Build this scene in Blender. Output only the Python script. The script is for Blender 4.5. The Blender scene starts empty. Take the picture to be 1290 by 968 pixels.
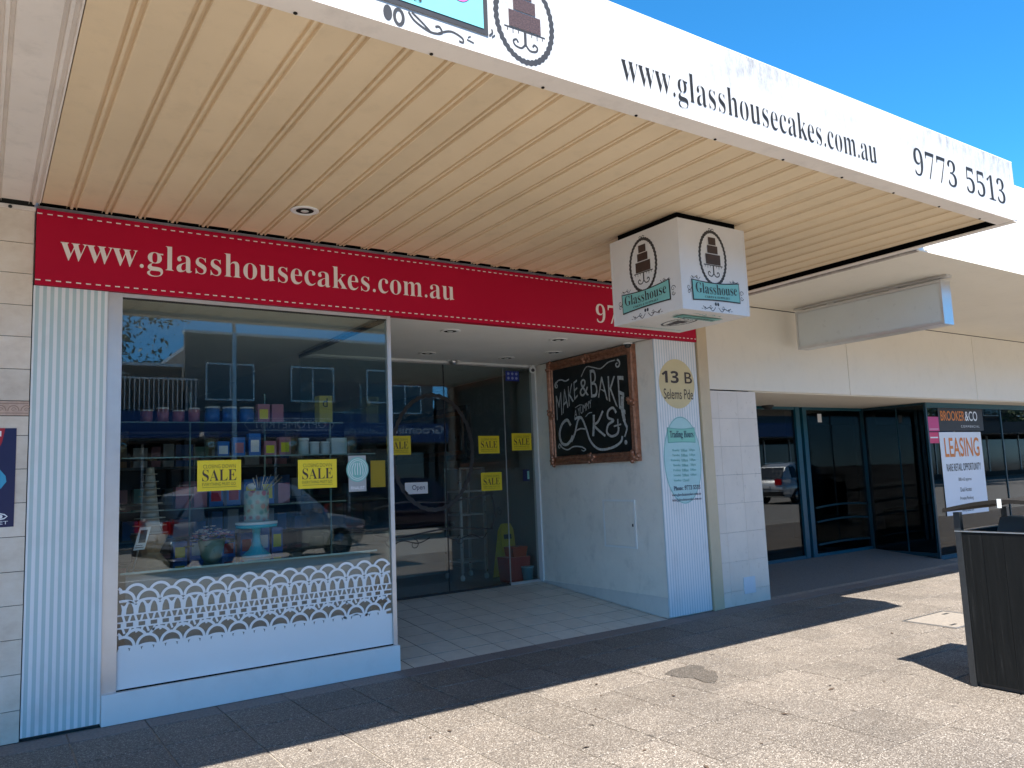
import bpy, bmesh, math, random
from mathutils import Vector, Matrix
random.seed(7)
scene = bpy.context.scene
C = scene.collection
R = math.radians

# ---------------------------------------------------------------- camera
cam_d = bpy.data.cameras.new('camera')
cam_d.sensor_fit = 'HORIZONTAL'; cam_d.sensor_width = 36.0
cam_d.lens = 989.97 / 1290 * 36
cam_d.clip_start = 0.05; cam_d.clip_end = 2000
cam = bpy.data.objects.new('camera', cam_d); C.objects.link(cam)
yaw, pit, rol = R(34.28339), R(6.59495), R(-2.31687)
fw = Vector((math.sin(yaw)*math.cos(pit), math.cos(yaw)*math.cos(pit), math.sin(pit)))
rt = Vector((math.cos(yaw), -math.sin(yaw), 0)); up = rt.cross(fw)
r2 = rt*math.cos(rol) + up*math.sin(rol); u2 = -rt*math.sin(rol) + up*math.cos(rol)
m = Matrix((r2, u2, -fw)).transposed().to_4x4(); m.translation = Vector((0, -5.882, 1.5))
cam.matrix_world = m
scene.camera = cam

# ---------------------------------------------------------------- sky, sun, exposure
SUNV = Vector((-1.10, -1.92, 3.346)).normalized()           # towards the sun
world = bpy.data.worlds.new('World'); scene.world = world; world.use_nodes = True
wn = world.node_tree.nodes; wl = world.node_tree.links
bg = wn['Background']
sky = wn.new('ShaderNodeTexSky'); sky.sky_type = 'NISHITA'; sky.sun_disc = False
sky.sun_elevation = math.asin(SUNV.z); sky.sun_rotation = math.atan2(SUNV.x, SUNV.y)
sky.air_density = 0.55; sky.dust_density = 0.0; sky.ozone_density = 8; sky.altitude = 1000
sat = wn.new('ShaderNodeHueSaturation'); sat.inputs['Saturation'].default_value = 1.17; sat.inputs['Hue'].default_value = 0.486
wl.new(sky.outputs[0], sat.inputs['Color']); wl.new(sat.outputs[0], bg.inputs[0]); bg.inputs[1].default_value = 0.102
sun_d = bpy.data.lights.new('sun', 'SUN'); sun_d.energy = 3.15; sun_d.angle = R(0.53); sun_d.color = (1, 0.95, 0.88)
sun = bpy.data.objects.new('sun', sun_d); C.objects.link(sun)
sun.rotation_euler = (-SUNV).to_track_quat('-Z', 'Y').to_euler(); sun.location = (-5, -12, 20)
vs = scene.view_settings; vs.view_transform = 'Standard'; vs.look = 'None'; vs.gamma = 1; vs.use_curve_mapping = False
vs.exposure = 2.25
scene.cycles.max_bounces = 10; scene.cycles.diffuse_bounces = 5; scene.cycles.glossy_bounces = 5
scene.cycles.transparent_max_bounces = 24; scene.cycles.sample_clamp_indirect = 6
scene.cycles.caustics_reflective = False; scene.cycles.caustics_refractive = False
scene.cycles.use_denoising = True

# ---------------------------------------------------------------- materials
def lin(r, g, b):
    f = lambda c: c/12.92 if c <= .04045 else ((c+.055)/1.055)**2.4
    return (f(r/255), f(g/255), f(b/255), 1)
def newmat(name):
    m = bpy.data.materials.new(name); m.use_nodes = True
    nt = m.node_tree; return m, nt, nt.nodes, nt.links, nt.nodes['Principled BSDF']
def pos(nt, scale=(1, 1, 1)):
    g = nt.nodes.new('ShaderNodeNewGeometry'); mp = nt.nodes.new('ShaderNodeMapping')
    mp.inputs['Scale'].default_value = scale; nt.links.new(g.outputs['Position'], mp.inputs[0]); return mp.outputs[0]
def noise(nt, vec, sc, det=3, rough=.5):
    n = nt.nodes.new('ShaderNodeTexNoise'); n.inputs['Scale'].default_value = sc; n.inputs['Detail'].default_value = det
    n.inputs['Roughness'].default_value = rough; nt.links.new(vec, n.inputs['Vector']); return n.outputs['Fac']
def ramp(nt, fac, stops, interp='LINEAR'):
    r = nt.nodes.new('ShaderNodeValToRGB'); cr = r.color_ramp; cr.interpolation = interp
    while len(cr.elements) < len(stops): cr.elements.new(.5)
    for e, (p, c) in zip(cr.elements, stops):
        e.position = p; e.color = c if len(c) == 4 else (*c, 1)
    nt.links.new(fac, r.inputs[0]); return r.outputs[0]
def mixc(nt, fac, a, b, mode='MIX'):
    n = nt.nodes.new('ShaderNodeMix'); n.data_type = 'RGBA'; n.blend_type = mode
    for s, v in ((n.inputs[0], fac), (n.inputs[6], a), (n.inputs[7], b)):
        if isinstance(v, (int, float)): s.default_value = v
        elif isinstance(v, tuple): s.default_value = v
        else: nt.links.new(v, s)
    return n.outputs[2]
def math_n(nt, op, a, b=0.0):
    n = nt.nodes.new('ShaderNodeMath'); n.operation = op
    for i, v in enumerate((a, b)):
        if isinstance(v, (int, float)): n.inputs[i].default_value = v
        else: nt.links.new(v, n.inputs[i])
    return n.outputs[0]
def bump(nt, bs, h, st=.2, dist=.01):
    b = nt.nodes.new('ShaderNodeBump'); b.inputs['Strength'].default_value = st; b.inputs['Distance'].default_value = dist
    nt.links.new(h, b.inputs['Height']); nt.links.new(b.outputs[0], bs.inputs['Normal'])
def mat(name, col, rough=.55, metal=0.0, var=.06, vs_=3.0, bp=0.0, bs_=60.0, spec=.5, dirt=0.0, rnd=0.0, coat=0.0, stretch=(1, 1, 1)):
    m, nt, N, L, bs = newmat(name)
    if len(col) == 3: col = (*col, 1)
    bs.inputs['Roughness'].default_value = rough; bs.inputs['Metallic'].default_value = metal
    bs.inputs['Specular IOR Level'].default_value = spec; bs.inputs['Coat Weight'].default_value = coat
    v = pos(nt, stretch)
    f = noise(nt, v, vs_, 5, .6)
    lo = tuple(c*(1-var) for c in col[:3]) + (1,); hi = tuple(min(1, c*(1+var)) for c in col[:3]) + (1,)
    c = ramp(nt, f, [(.3, lo), (.7, hi)])
    if dirt:
        d = noise(nt, pos(nt, (1.3, 1.3, .9)), 5.5, 8, .68)
        dm = ramp(nt, d, [(.52, (0, 0, 0)), (.75, (dirt, dirt, dirt))])
        c = mixc(nt, dm, c, tuple(x*.45 for x in col[:3]) + (1,))
    if rnd:
        oi = N.new('ShaderNodeObjectInfo')
        k = math_n(nt, 'MULTIPLY_ADD', oi.outputs['Random'], 2*rnd); k.node.inputs[2].default_value = 1-rnd
        hs = N.new('ShaderNodeHueSaturation'); L.new(k, hs.inputs['Value']); L.new(c, hs.inputs['Color']); c = hs.outputs[0]
    L.new(c, bs.inputs['Base Color'])
    rr = math_n(nt, 'MULTIPLY_ADD', noise(nt, v, vs_*4, 3), .16); rr.node.inputs[2].default_value = max(.02, rough-.08)
    L.new(rr, bs.inputs['Roughness'])
    if bp: bump(nt, bs, noise(nt, pos(nt), bs_, 4), bp)
    return m
def glass(name, tint=(.96, .98, .97), f0=.05, rough=0.0):
    m, nt, N, L, bs = newmat(name); N.remove(bs)
    g = N.new('ShaderNodeNewGeometry'); d = N.new('ShaderNodeVectorMath'); d.operation = 'DOT_PRODUCT'
    L.new(g.outputs['Normal'], d.inputs[0]); L.new(g.outputs['Incoming'], d.inputs[1])
    a = math_n(nt, 'ABSOLUTE', d.outputs['Value']); i = math_n(nt, 'SUBTRACT', 1.0, a); p = math_n(nt, 'POWER', i, 5.0)
    f = math_n(nt, 'MULTIPLY_ADD', p, 1-f0); f.node.inputs[2].default_value = f0
    t = N.new('ShaderNodeBsdfTransparent'); t.inputs[0].default_value = (*tint, 1)
    gl = N.new('ShaderNodeBsdfGlossy'); gl.inputs['Roughness'].default_value = rough; gl.inputs[0].default_value = (1, 1, 1, 1)
    mx = N.new('ShaderNodeMixShader'); L.new(f, mx.inputs[0]); L.new(t.outputs[0], mx.inputs[1]); L.new(gl.outputs[0], mx.inputs[2])
    L.new(mx.outputs[0], N['Material Output'].inputs[0]); return m

M = {}
def paver_mat(name='exposed_aggregate', mul=1.0):
    m, nt, N, L, bs = newmat(name)
    v = pos(nt)
    vo = N.new('ShaderNodeTexVoronoi'); vo.inputs['Scale'].default_value = 185; L.new(v, vo.inputs['Vector'])
    sp = N.new('ShaderNodeSeparateColor'); L.new(vo.outputs['Color'], sp.inputs[0])
    base = ramp(nt, sp.outputs[0], [(0, (.072, .062, .054)), (.25, (.125, .107, .090)), (.55, (.175, .150, .126)), (.82, (.222, .192, .163)), (.94, (.42, .385, .34))])
    big = noise(nt, v, 1.1, 6, .62)
    c = mixc(nt, 1.0, base, ramp(nt, big, [(.3, (.78, .77, .76)), (.7, (1.08, 1.06, 1.03))]), 'MULTIPLY')
    c = mixc(nt, 1.0, c, (mul, mul, mul, 1), 'MULTIPLY')
    spots = noise(nt, v, 6.0, 2, .4)
    stn = noise(nt, v, 2.3, 8, .7)
    c = mixc(nt, ramp(nt, stn, [(.56, (0, 0, 0)), (.70, (.32, .32, .32))]), c, (.10, .088, .078, 1))
    c = mixc(nt, ramp(nt, spots, [(.715, (0, 0, 0)), (.735, (.6, .6, .6))]), c, (.07, .062, .055, 1))
    oi = N.new('ShaderNodeObjectInfo'); k = math_n(nt, 'MULTIPLY_ADD', oi.outputs['Random'], .20); k.node.inputs[2].default_value = .90
    hs = N.new('ShaderNodeHueSaturation'); L.new(k, hs.inputs['Value']); L.new(c, hs.inputs['Color'])
    L.new(hs.outputs[0], bs.inputs['Base Color'])
    bs.inputs['Roughness'].default_value = .62; bs.inputs['Specular IOR Level'].default_value = .35
    bump(nt, bs, vo.outputs['Distance'], .35, .004); return m
def stripes_mat(name, a, b, pitch, x0, duty=.5):
    m, nt, N, L, bs = newmat(name)
    g = N.new('ShaderNodeNewGeometry'); s = N.new('ShaderNodeSeparateXYZ'); L.new(g.outputs['Position'], s.inputs[0])
    f = math_n(nt, 'FRACT', math_n(nt, 'DIVIDE', math_n(nt, 'SUBTRACT', s.outputs['X'], x0), pitch))
    c = ramp(nt, f, [(0, a), (duty-.04, a), (duty, b), (.96, b), (1, a)])
    d = noise(nt, pos(nt, (1.5, 1.5, .7)), 3.0, 7, .66)
    c = mixc(nt, ramp(nt, d, [(.5, (0, 0, 0)), (.8, (.4, .4, .4))]), c, (.45, .45, .43, 1))
    L.new(c, bs.inputs['Base Color']); bs.inputs['Roughness'].default_value = .32; return m
def fascia_mat():
    m, nt, N, L, bs = newmat('weathered_white_fascia')
    st = noise(nt, pos(nt, (4, 4, 1.6)), 5.5, 9, .78)
    mask = noise(nt, pos(nt, (.9, .9, 2.2)), 1.5, 4)
    k = math_n(nt, 'MULTIPLY', ramp(nt, st, [(.40, (0, 0, 0)), (.66, (1, 1, 1))]), ramp(nt, mask, [(.36, (0, 0, 0)), (.62, (.9, .9, .9))]))
    gy = N.new('ShaderNodeNewGeometry'); s = N.new('ShaderNodeSeparateXYZ'); L.new(gy.outputs['Position'], s.inputs[0])
    hz = ramp(nt, math_n(nt, 'SUBTRACT', s.outputs['Z'], 3.2), [(.2, (.12, .12, .12)), (.6, (1, 1, 1))])
    c = mixc(nt, math_n(nt, 'MULTIPLY', k, hz), (.47, .47, .465, 1), (.16, .156, .15, 1))
    L.new(c, bs.inputs['Base Color']); bs.inputs['Roughness'].default_value = .5; return m
def marble_tile_mat():
    m, nt, N, L, bs = newmat('beige_marble_tile')
    w = noise(nt, pos(nt, (1, 1, 1.6)), 4.2, 8, .7)
    c = ramp(nt, w, [(.25, (.60, .50, .40)), (.5, (.72, .63, .52)), (.75, (.80, .73, .64))])
    oi = N.new('ShaderNodeObjectInfo'); k = math_n(nt, 'MULTIPLY_ADD', oi.outputs['Random'], .14); k.node.inputs[2].default_value = .92
    hs = N.new('ShaderNodeHueSaturation'); L.new(k, hs.inputs['Value']); L.new(c, hs.inputs['Color'])
    L.new(hs.outputs[0], bs.inputs['Base Color']); bs.inputs['Roughness'].default_value = .28; return m
def timber_mat():
    m, nt, N, L, bs = newmat('black_painted_timber')
    w = noise(nt, pos(nt, (22, 22, 1.1)), 2.2, 8, .75)
    c = ramp(nt, w, [(.3, (.0025, .003, .003)), (.58, (.006, .0065, .0065)), (.82, (.035, .036, .036))])
    f = noise(nt, pos(nt), 34, 3, .5)
    c = mixc(nt, ramp(nt, f, [(.76, (0, 0, 0)), (.80, (.5, .5, .5))]), c, (.6, .6, .58, 1))
    L.new(c, bs.inputs['Base Color']); bs.inputs['Roughness'].default_value = .55; bs.inputs['Specular IOR Level'].default_value = .18; bump(nt, bs, w, .35, .006); return m

M['paver'] = paver_mat(mul=.93)
M['grout'] = mat('pale_sand_grout', (.28, .245, .205), .9, var=.3, vs_=30)
M['border'] = mat('border_paver', (.19, .16, .145), .7, var=.3, vs_=60, rnd=.12, bp=.2, bs_=150)
M['asphalt'] = mat('asphalt', (.25, .235, .215), .85, var=.3, vs_=40, bp=.5, bs_=120)
M['concrete'] = mat('kerb_concrete', (.36, .34, .30), .8, var=.18, vs_=8, bp=.3, bs_=80)
M['soffit'] = mat('tan_soffit_enamel', (.755, .60, .40), .6, var=.05, vs_=1.6, dirt=.16, spec=.25, rnd=.04)
M['soffit_white'] = mat('pinkish_white_soffit', (.82, .75, .68), .5, var=.05, vs_=2, dirt=.25)
M['fascia'] = fascia_mat()
M['white'] = mat('white_paint', (.82, .815, .79), .42, var=.03, dirt=.12)
M['ceil'] = mat('ceiling_white', (.83, .82, .78), .75, var=.03)
M['plaster'] = mat('worn_white_plaster', (.83, .775, .69), .7, var=.05, vs_=2.5, bp=.25, bs_=70, dirt=.30)
M['red'] = mat('crimson_sign', (.47, .004, .034), .45, var=.05, vs_=1.3, spec=.2)
M['cream_txt'] = mat('pale_pink_vinyl', (.86, .76, .72), .5, var=.02)
M['white_txt'] = mat('white_vinyl', (.85, .85, .85), .5, var=.02)
M['black_txt'] = mat('charcoal_vinyl', (.035, .033, .032), .5, var=.1)
M['grey_txt'] = mat('faded_black_vinyl', (.018, .0175, .017), .6, spec=.2, var=.4, vs_=14)
M['brown'] = mat('dark_brown_print', (.05, .028, .02), .5, var=.2, vs_=30)
M['cake_print'] = mat('speckled_brown_print', (.065, .038, .034), .5, var=.8, vs_=160)
M['pink'] = mat('hot_pink_print', (.72, .10, .38), .5)
M['teal'] = mat('pale_teal_print', (.20, .48, .43), .45, var=.03)
M['sky_teal'] = mat('pale_aqua_print', (.17, .46, .49), .45, var=.03)
M['teal_dark'] = mat('teal_print_border', (.16, .42, .38), .5)
M['alu'] = mat('satin_aluminium', (.66, .65, .63), .35, .55, var=.05, vs_=6)
M['alu_dark'] = mat('dark_gasket', (.03, .03, .03), .6)
M['stripeL'] = stripes_mat('striped_panel_wide', (.47, .60, .60, 1), (.80, .82, .82, 1), .0425, .276)
M['stripeR'] = stripes_mat('striped_panel_narrow', (.60, .66, .68, 1), (.82, .82, .81, 1), .0362, 5.802, .45)
M['lace'] = mat('white_window_film', (.84, .84, .82), .45, var=.03, vs_=1.2)
M['glass'] = glass('shop_glass', (.84, .885, .875), .045)
M['shelf_glass'] = glass('shelf_glass', (.86, .95, .92), .06)
M['dark_glass'] = glass('tinted_glass', (.26, .34, .37), .045)
M['yellow'] = mat('yellow_card', (.80, .62, .02), .5, var=.03)
M['orange_card'] = mat('amber_card', (.62, .36, .02), .5)
M['tile_floor'] = mat('pale_floor_tile', (.62, .555, .46), .38, var=.08, vs_=9, rnd=.04, dirt=.22)
M['tile_grout'] = mat('dark_grout', (.022, .021, .015), .9)
M['mtile'] = marble_tile_mat()
M['btile'] = mat('terracotta_border_tile', (.56, .40, .31), .4, var=.15, vs_=25, bp=.5, bs_=40)
M['ptile'] = mat('grey_beige_pier_tile', (.78, .68, .58), .3, var=.04, vs_=4, rnd=.03, dirt=.12)
M['cream'] = mat('cream_render', (.80, .745, .64), .6, var=.03, vs_=1.2, dirt=.10)
M['cream_post'] = mat('cream_painted_post', (.62, .50, .33), .5, var=.06, dirt=.2)
M['teal_frame'] = mat('teal_blue_frame', (.005, .085, .125), .35, var=.12)
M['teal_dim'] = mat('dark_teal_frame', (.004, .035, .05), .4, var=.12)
M['navy'] = mat('navy_print', (.012, .014, .07), .4)
M['chalk_black'] = mat('chalkboard_black', (.008, .010, .010), .45, var=.4, vs_=8)
M['chalk'] = mat('chalk_mark', (.42, .43, .42), .9, var=.35, vs_=40)
M['copper'] = mat('copper_gilt_frame', (.36, .165, .10), .4, .5, var=.35, vs_=22, bp=.6, bs_=45)
M['timber'] = timber_mat()
M['black_metal'] = mat('black_powdercoat', (.02, .022, .024), .35, var=.2, vs_=30)
M['steel'] = mat('brushed_steel', (.55, .55, .55), .3, .9, var=.1)
M['dark_bronze'] = mat('dark_bronze_sheet', (.020, .018, .016), .8, 0, spec=.12, var=.2, vs_=5)
M['shelf_edge'] = mat('green_glass_edge', (.22, .33, .30), .25)
M['cube_white'] = mat('aged_white_acrylic', (.68, .66, .63), .4, var=.05, vs_=2, dirt=.1)
M['void'] = mat('gap_shade_gasket_black', (.006, .006, .006), .9, spec=.0)  # shade of open gaps put into the colour; also the black window gasket
M['acrylic'] = mat('grey_white_acrylic', (.62, .64, .62), .3, var=.02)
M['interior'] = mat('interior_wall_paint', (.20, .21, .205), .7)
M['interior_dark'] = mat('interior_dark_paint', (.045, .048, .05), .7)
M['int_floor'] = mat('interior_vinyl_floor', (.16, .15, .14), .4)
M['cardboard'] = mat('brown_cardboard', (.42, .25, .12), .8, var=.08)
M['turq'] = mat('turquoise_enamel', (.01, .48, .60), .25)
M['icing'] = mat('white_icing', (.8, .8, .78), .5)
M['rubber'] = mat('black_rubber', (.015, .015, .015), .8)
M['leaf'] = mat('tree_leaf', (.055, .085, .028), .6, var=.4, vs_=1.5)
M['bark'] = mat('bark', (.12, .085, .06), .9, var=.3, vs_=12, bp=.6)
M['brickwall'] = mat('dull_brick', (.12, .085, .07), .85, var=.2, vs_=6)
M['greywall'] = mat('grey_render', (.15, .15, .145), .8, var=.08)
M['roof_metal'] = mat('pale_metal_roof', (.62, .63, .62), .4, .2)
M['blue_sign'] = mat('blue_shop_fascia', (.02, .07, .22), .4)
M['pane_dark'] = mat('dark_pane', (.02, .025, .03), .08, spec=.8)
M['redlamp'] = mat('red_lamp_lens', (.5, .01, .015), .15)

# ---------------------------------------------------------------- mesh helpers
W = {}
class MB:
    def __init__(s): s.v = []; s.f = []
    def add(s, vs, fs):
        b = len(s.v); s.v += [Vector(p) for p in vs]; s.f += [tuple(i+b for i in f) for f in fs]; return s
    def box(s, x0, x1, y0, y1, z0, z1, c=0.0):
        if c:
            o = [(x0+c, y0+c), (x1-c, y0+c), (x1-c, y1-c), (x0+c, y1-c)]
            vs = [(a, b, z0) for a, b in ((x0, y0), (x1, y0), (x1, y1), (x0, y1))] + [(a, b, z1-c) for a, b in ((x0, y0), (x1, y0), (x1, y1), (x0, y1))] + [(a, b, z1) for a, b in o]
            fs = [(3, 2, 1, 0)] + [(i, (i+1) % 4, (i+1) % 4+4, i+4) for i in range(4)] + [(i+4, (i+1) % 4+4, (i+1) % 4+8, i+8) for i in range(4)] + [(8, 9, 10, 11)]
            return s.add(vs, fs)
        vs = [(x0, y0, z0), (x1, y0, z0), (x1, y1, z0), (x0, y1, z0), (x0, y0, z1), (x1, y0, z1), (x1, y1, z1), (x0, y1, z1)]
        return s.add(vs, [(3, 2, 1, 0), (4, 5, 6, 7), (0, 1, 5, 4), (1, 2, 6, 5), (2, 3, 7, 6), (3, 0, 4, 7)])
    def prism(s, poly, O, U, V, Wd, t0, t1):
        O, U, V, Wd = map(Vector, (O, U, V, Wd)); n = len(poly)
        vs = [O+U*a+V*b+Wd*t0 for a, b in poly] + [O+U*a+V*b+Wd*t1 for a, b in poly]
        return s.add(vs, [tuple(range(n-1, -1, -1)), tuple(range(n, 2*n))] + [(i, (i+1) % n, (i+1) % n+n, i+n) for i in range(n)])
    def tube(s, pts, r, n=8, cap=True):
        pts = [Vector(p) for p in pts]; rr = r if isinstance(r, (list, tuple)) else [r]*len(pts); b = len(s.v)
        for i, p in enumerate(pts):
            t = (pts[min(i+1, len(pts)-1)] - pts[max(i-1, 0)]).normalized()
            a = t.cross(Vector((0, 0, 1))) if abs(t.z) < .9 else t.cross(Vector((1, 0, 0)))
            a.normalize(); c = t.cross(a)
            s.v += [p + (a*math.cos(2*math.pi*k/n) + c*math.sin(2*math.pi*k/n))*rr[i] for k in range(n)]
        for i in range(len(pts)-1):
            for k in range(n): s.f.append((b+i*n+k, b+i*n+(k+1) % n, b+(i+1)*n+(k+1) % n, b+(i+1)*n+k))
        if cap: s.f += [tuple(b+k for k in range(n-1, -1, -1)), tuple(b+(len(pts)-1)*n+k for k in range(n))]
        return s
    def lathe(s, prof, c, n=24, axis='z'):
        c = Vector(c); b = len(s.v)
        for r, h in prof:
            for k in range(n):
                a = 2*math.pi*k/n; q = (r*math.cos(a), r*math.sin(a), h)
                if axis == 'x': q = (q[2], q[0], q[1])
                if axis == 'y': q = (q[0], q[2], q[1])
                s.v.append(c+Vector(q))
        for i in range(len(prof)-1):
            for k in range(n): s.f.append((b+i*n+k, b+i*n+(k+1) % n, b+(i+1)*n+(k+1) % n, b+(i+1)*n+k))
        s.f += [tuple(b+k for k in range(n-1, -1, -1)), tuple(b+(len(prof)-1)*n+k for k in range(n))]
        return s
    def build(s, name, m, parent=None, smooth=False, origin=None):
        if parent is not None: o0 = W[parent.name]
        elif origin is not None: o0 = Vector(origin)
        else:
            xs = [p.x for p in s.v]; ys = [p.y for p in s.v]; zs = [p.z for p in s.v]
            o0 = Vector(((min(xs)+max(xs))/2, (min(ys)+max(ys))/2, min(zs)))
        me = bpy.data.meshes.new(name); me.from_pydata([p-o0 for p in s.v], [], s.f)
        bm = bmesh.new(); bm.from_mesh(me); bmesh.ops.recalc_face_normals(bm, faces=bm.faces); bm.to_mesh(me); bm.free()
        me.materials.append(m if not isinstance(m, str) else M[m])
        if smooth:
            for p in me.polygons: p.use_smooth = True
        o = bpy.data.objects.new(name, me); C.objects.link(o); W[o.name] = o0.copy()
        if parent is not None: o.parent = parent
        else: o.location = o0
        return o
def bx(name, m, parent, *a, c=0.0): return MB().box(*a, c=c).build(name, m, parent)
def tag(o, label=None, cat=None, group=None, kind=None):
    for k, v in (('label', label), ('category', cat), ('group', group), ('kind', kind)):
        if v: o[k] = v
    return o
def thing(name, loc, label, cat, group=None):
    o = bpy.data.objects.new(name, None); C.objects.link(o); o.location = loc; o.empty_display_size = .1; W[o.name] = Vector(loc)
    return tag(o, label, cat, group)
def struct(o): o['kind'] = 'structure'; return o
def inst(o, name, parent, loc, rot=None):
    c = bpy.data.objects.new(name, o.data); C.objects.link(c); c.parent = parent; c.location = Vector(loc)-W[parent.name]; W[c.name] = Vector(loc)
    if rot: c.rotation_euler = rot
    return c

# ---------------------------------------------------------------- flat print: shapes and lettering on a face
class Face:                       # a face in the place: origin, right and up as a reader sees it
    def __init__(s, O, U, V=(0, 0, 1), lift=.003):
        s.O = Vector(O); s.U = Vector(U); s.V = Vector(V); s.N = s.U.cross(s.V); s.lift = lift; s.k = 0
    def at(s, a, b, h=0.0): return s.O + s.U*a + s.V*b + s.N*(s.lift+h)
def front(y, lift=.003): return Face((0, y, 0), (1, 0, 0), lift=lift)
class Print:
    def __init__(s, face, lift=0.0): s.F = face; s.m = MB(); s.i = 0; s.l = lift
    def h(s): s.i += 1; return s.l + (s.i % 30)*.00006
    def poly(s, pts):
        h = s.h(); s.m.add([s.F.at(a, b, h) for a, b in pts], [tuple(range(len(pts)))]); return s
    def rect(s, a0, a1, b0, b1): return s.poly([(a0, b0), (a1, b0), (a1, b1), (a0, b1)])
    def ell(s, ca, cb, ra, rb, n=48): return s.poly([(ca+ra*math.cos(2*math.pi*k/n), cb+rb*math.sin(2*math.pi*k/n)) for k in range(n)])
    def stroke(s, pts, w, closed=False):
        h = s.h(); n = len(pts); vs = []; P = [Vector(p) for p in pts]
        for i, p in enumerate(P):
            a = P[(i-1) % n] if closed or i > 0 else p; b = P[(i+1) % n] if closed or i < n-1 else p
            t = (b-a); t = t.normalized() if t.length else Vector((1, 0)); nn = Vector((-t.y, t.x)); ww = (w[i] if isinstance(w, (list, tuple)) else w)/2
            vs += [s.F.at(*(p+nn*ww), h), s.F.at(*(p-nn*ww), h)]
        fs = [(2*i, 2*i+1, 2*i+3, 2*i+2) for i in range(n-1)]
        if closed: fs.append((2*n-2, 2*n-1, 1, 0))
        s.m.add(vs, fs); return s
    def ring(s, ca, cb, ra, rb, w, n=64, wav=0, amp=0.0):
        return s.stroke([(ca+(ra+amp*math.cos(wav*2*math.pi*k/n))*math.cos(2*math.pi*k/n), cb+(rb+amp*math.cos(wav*2*math.pi*k/n))*math.sin(2*math.pi*k/n)) for k in range(n)], w, True)
    def arc(s, ca, cb, ra, rb, a0, a1, w, n=12): return s.stroke([(ca+ra*math.cos(R(a0+(a1-a0)*k/n)), cb+rb*math.sin(R(a0+(a1-a0)*k/n))) for k in range(n+1)], w)
    def spiral(s, ca, cb, r, a0, turns, w, sy=1):
        n = int(18*abs(turns))+4
        return s.stroke([(ca+r*(1-.85*k/n)*math.cos(R(a0+360*turns*k/n)), cb+sy*r*(1-.85*k/n)*math.sin(R(a0+360*turns*k/n))) for k in range(n+1)], [w*(1-.5*k/n) for k in range(n+1)])
    def curve(s, pts, w, n=6):
        out = []; P = [Vector(p) for p in pts]
        for i in range(len(P)-1):
            p0 = P[max(i-1, 0)]; p1 = P[i]; p2 = P[i+1]; p3 = P[min(i+2, len(P)-1)]
            for k in range(n):
                t = k/n; out.append(.5*((2*p1)+(p2-p0)*t+(2*p0-5*p1+4*p2-p3)*t*t+(3*p1-p0-3*p2+p3)*t**3))
        out.append(P[-1]); return s.stroke(out, w)
    def build(s, name, m, parent):
        me = s.m; o = me.build(name, m, parent); return o
def bold(t):
    o = ''
    for c in t:
        if 'a' <= c <= 'z': o += chr(0x1D41A+ord(c)-97)
        elif 'A' <= c <= 'Z': o += chr(0x1D400+ord(c)-65)
        elif '0' <= c <= '9': o += chr(0x1D7CE+ord(c)-48)
        else: o += c
    return o
def text_mesh(body, off=0.0, space=1.0):
    cu = bpy.data.curves.new('lettering', 'FONT'); cu.body = body; cu.size = 1; cu.offset = off; cu.space_character = space; cu.resolution_u = 5
    ob = bpy.data.objects.new('lettering_source', cu); C.objects.link(ob)
    dg = bpy.context.evaluated_depsgraph_get(); me = bpy.data.meshes.new_from_object(ob.evaluated_get(dg))
    v = [(p.co.x, p.co.y) for p in me.vertices]; f = [tuple(p.vertices) for p in me.polygons]
    bpy.data.objects.remove(ob); bpy.data.curves.remove(cu); bpy.data.meshes.remove(me)
    return v, f
def letters(body, face, a0, a1, b0, b1, m, parent, name='lettering', off=0.0, space=1.0, lift=.0022, warp=None, keep=False, serif=False):
    v, f = text_mesh(bold(body) if serif else body, off, space)
    x0 = min(p[0] for p in v); x1 = max(p[0] for p in v); y0 = min(p[1] for p in v); y1 = max(p[1] for p in v)
    if a1 is None: a1 = a0 + (b1-b0)*(x1-x0)/(y1-y0)
    if keep:                      # keep proportions, centre in the box
        k = min((a1-a0)/(x1-x0), (b1-b0)/(y1-y0)); ca, cb = (a0+a1)/2, (b0+b1)/2
        a0, a1 = ca-k*(x1-x0)/2, ca+k*(x1-x0)/2; b0, b1 = cb-k*(y1-y0)/2, cb+k*(y1-y0)/2
    out = []
    for x, y in v:
        u, w = (x-x0)/(x1-x0), (y-y0)/(y1-y0)
        a, b = a0+(a1-a0)*u, b0+(b1-b0)*w
        if warp: a, b = warp(u, w, a, b)
        out.append(face.at(a, b, lift))
    mb = MB(); mb.v = out; mb.f = f
    return mb.build(name, m, parent)

# ================================================================= THE SETTING
gr = struct(MB().box(-300, 300, -300, 300, -.6, -.35).build('ground', 'asphalt', origin=(0, 0, -.35)))
road = struct(MB().box(-120, 150, -17.0, -4.42, -.349, -.14).build('road', 'asphalt'))
road['label'] = 'grey asphalt road behind the kerb'
kb = struct(MB().box(-120, 150, -4.42, -4.25, -.348, -.004, c=.015).build('kerb', 'concrete'))
for i in range(5):
    MB().box(-18+i*9, -13+i*9, -10.06, -9.94, -.139, -.134).build('lane_marking', 'white_txt', road)
opp = struct(MB().box(-120, 150, -22, -17.0, -.349, -.01).build('opposite_footpath', 'concrete'))
fp = struct(MB().box(-60, 70, -4.25, 3.0, -.345, -.008).build('footpath', 'grout'))
fp['label'] = 'footpath of worn exposed aggregate pavers in front of the shops'
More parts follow.
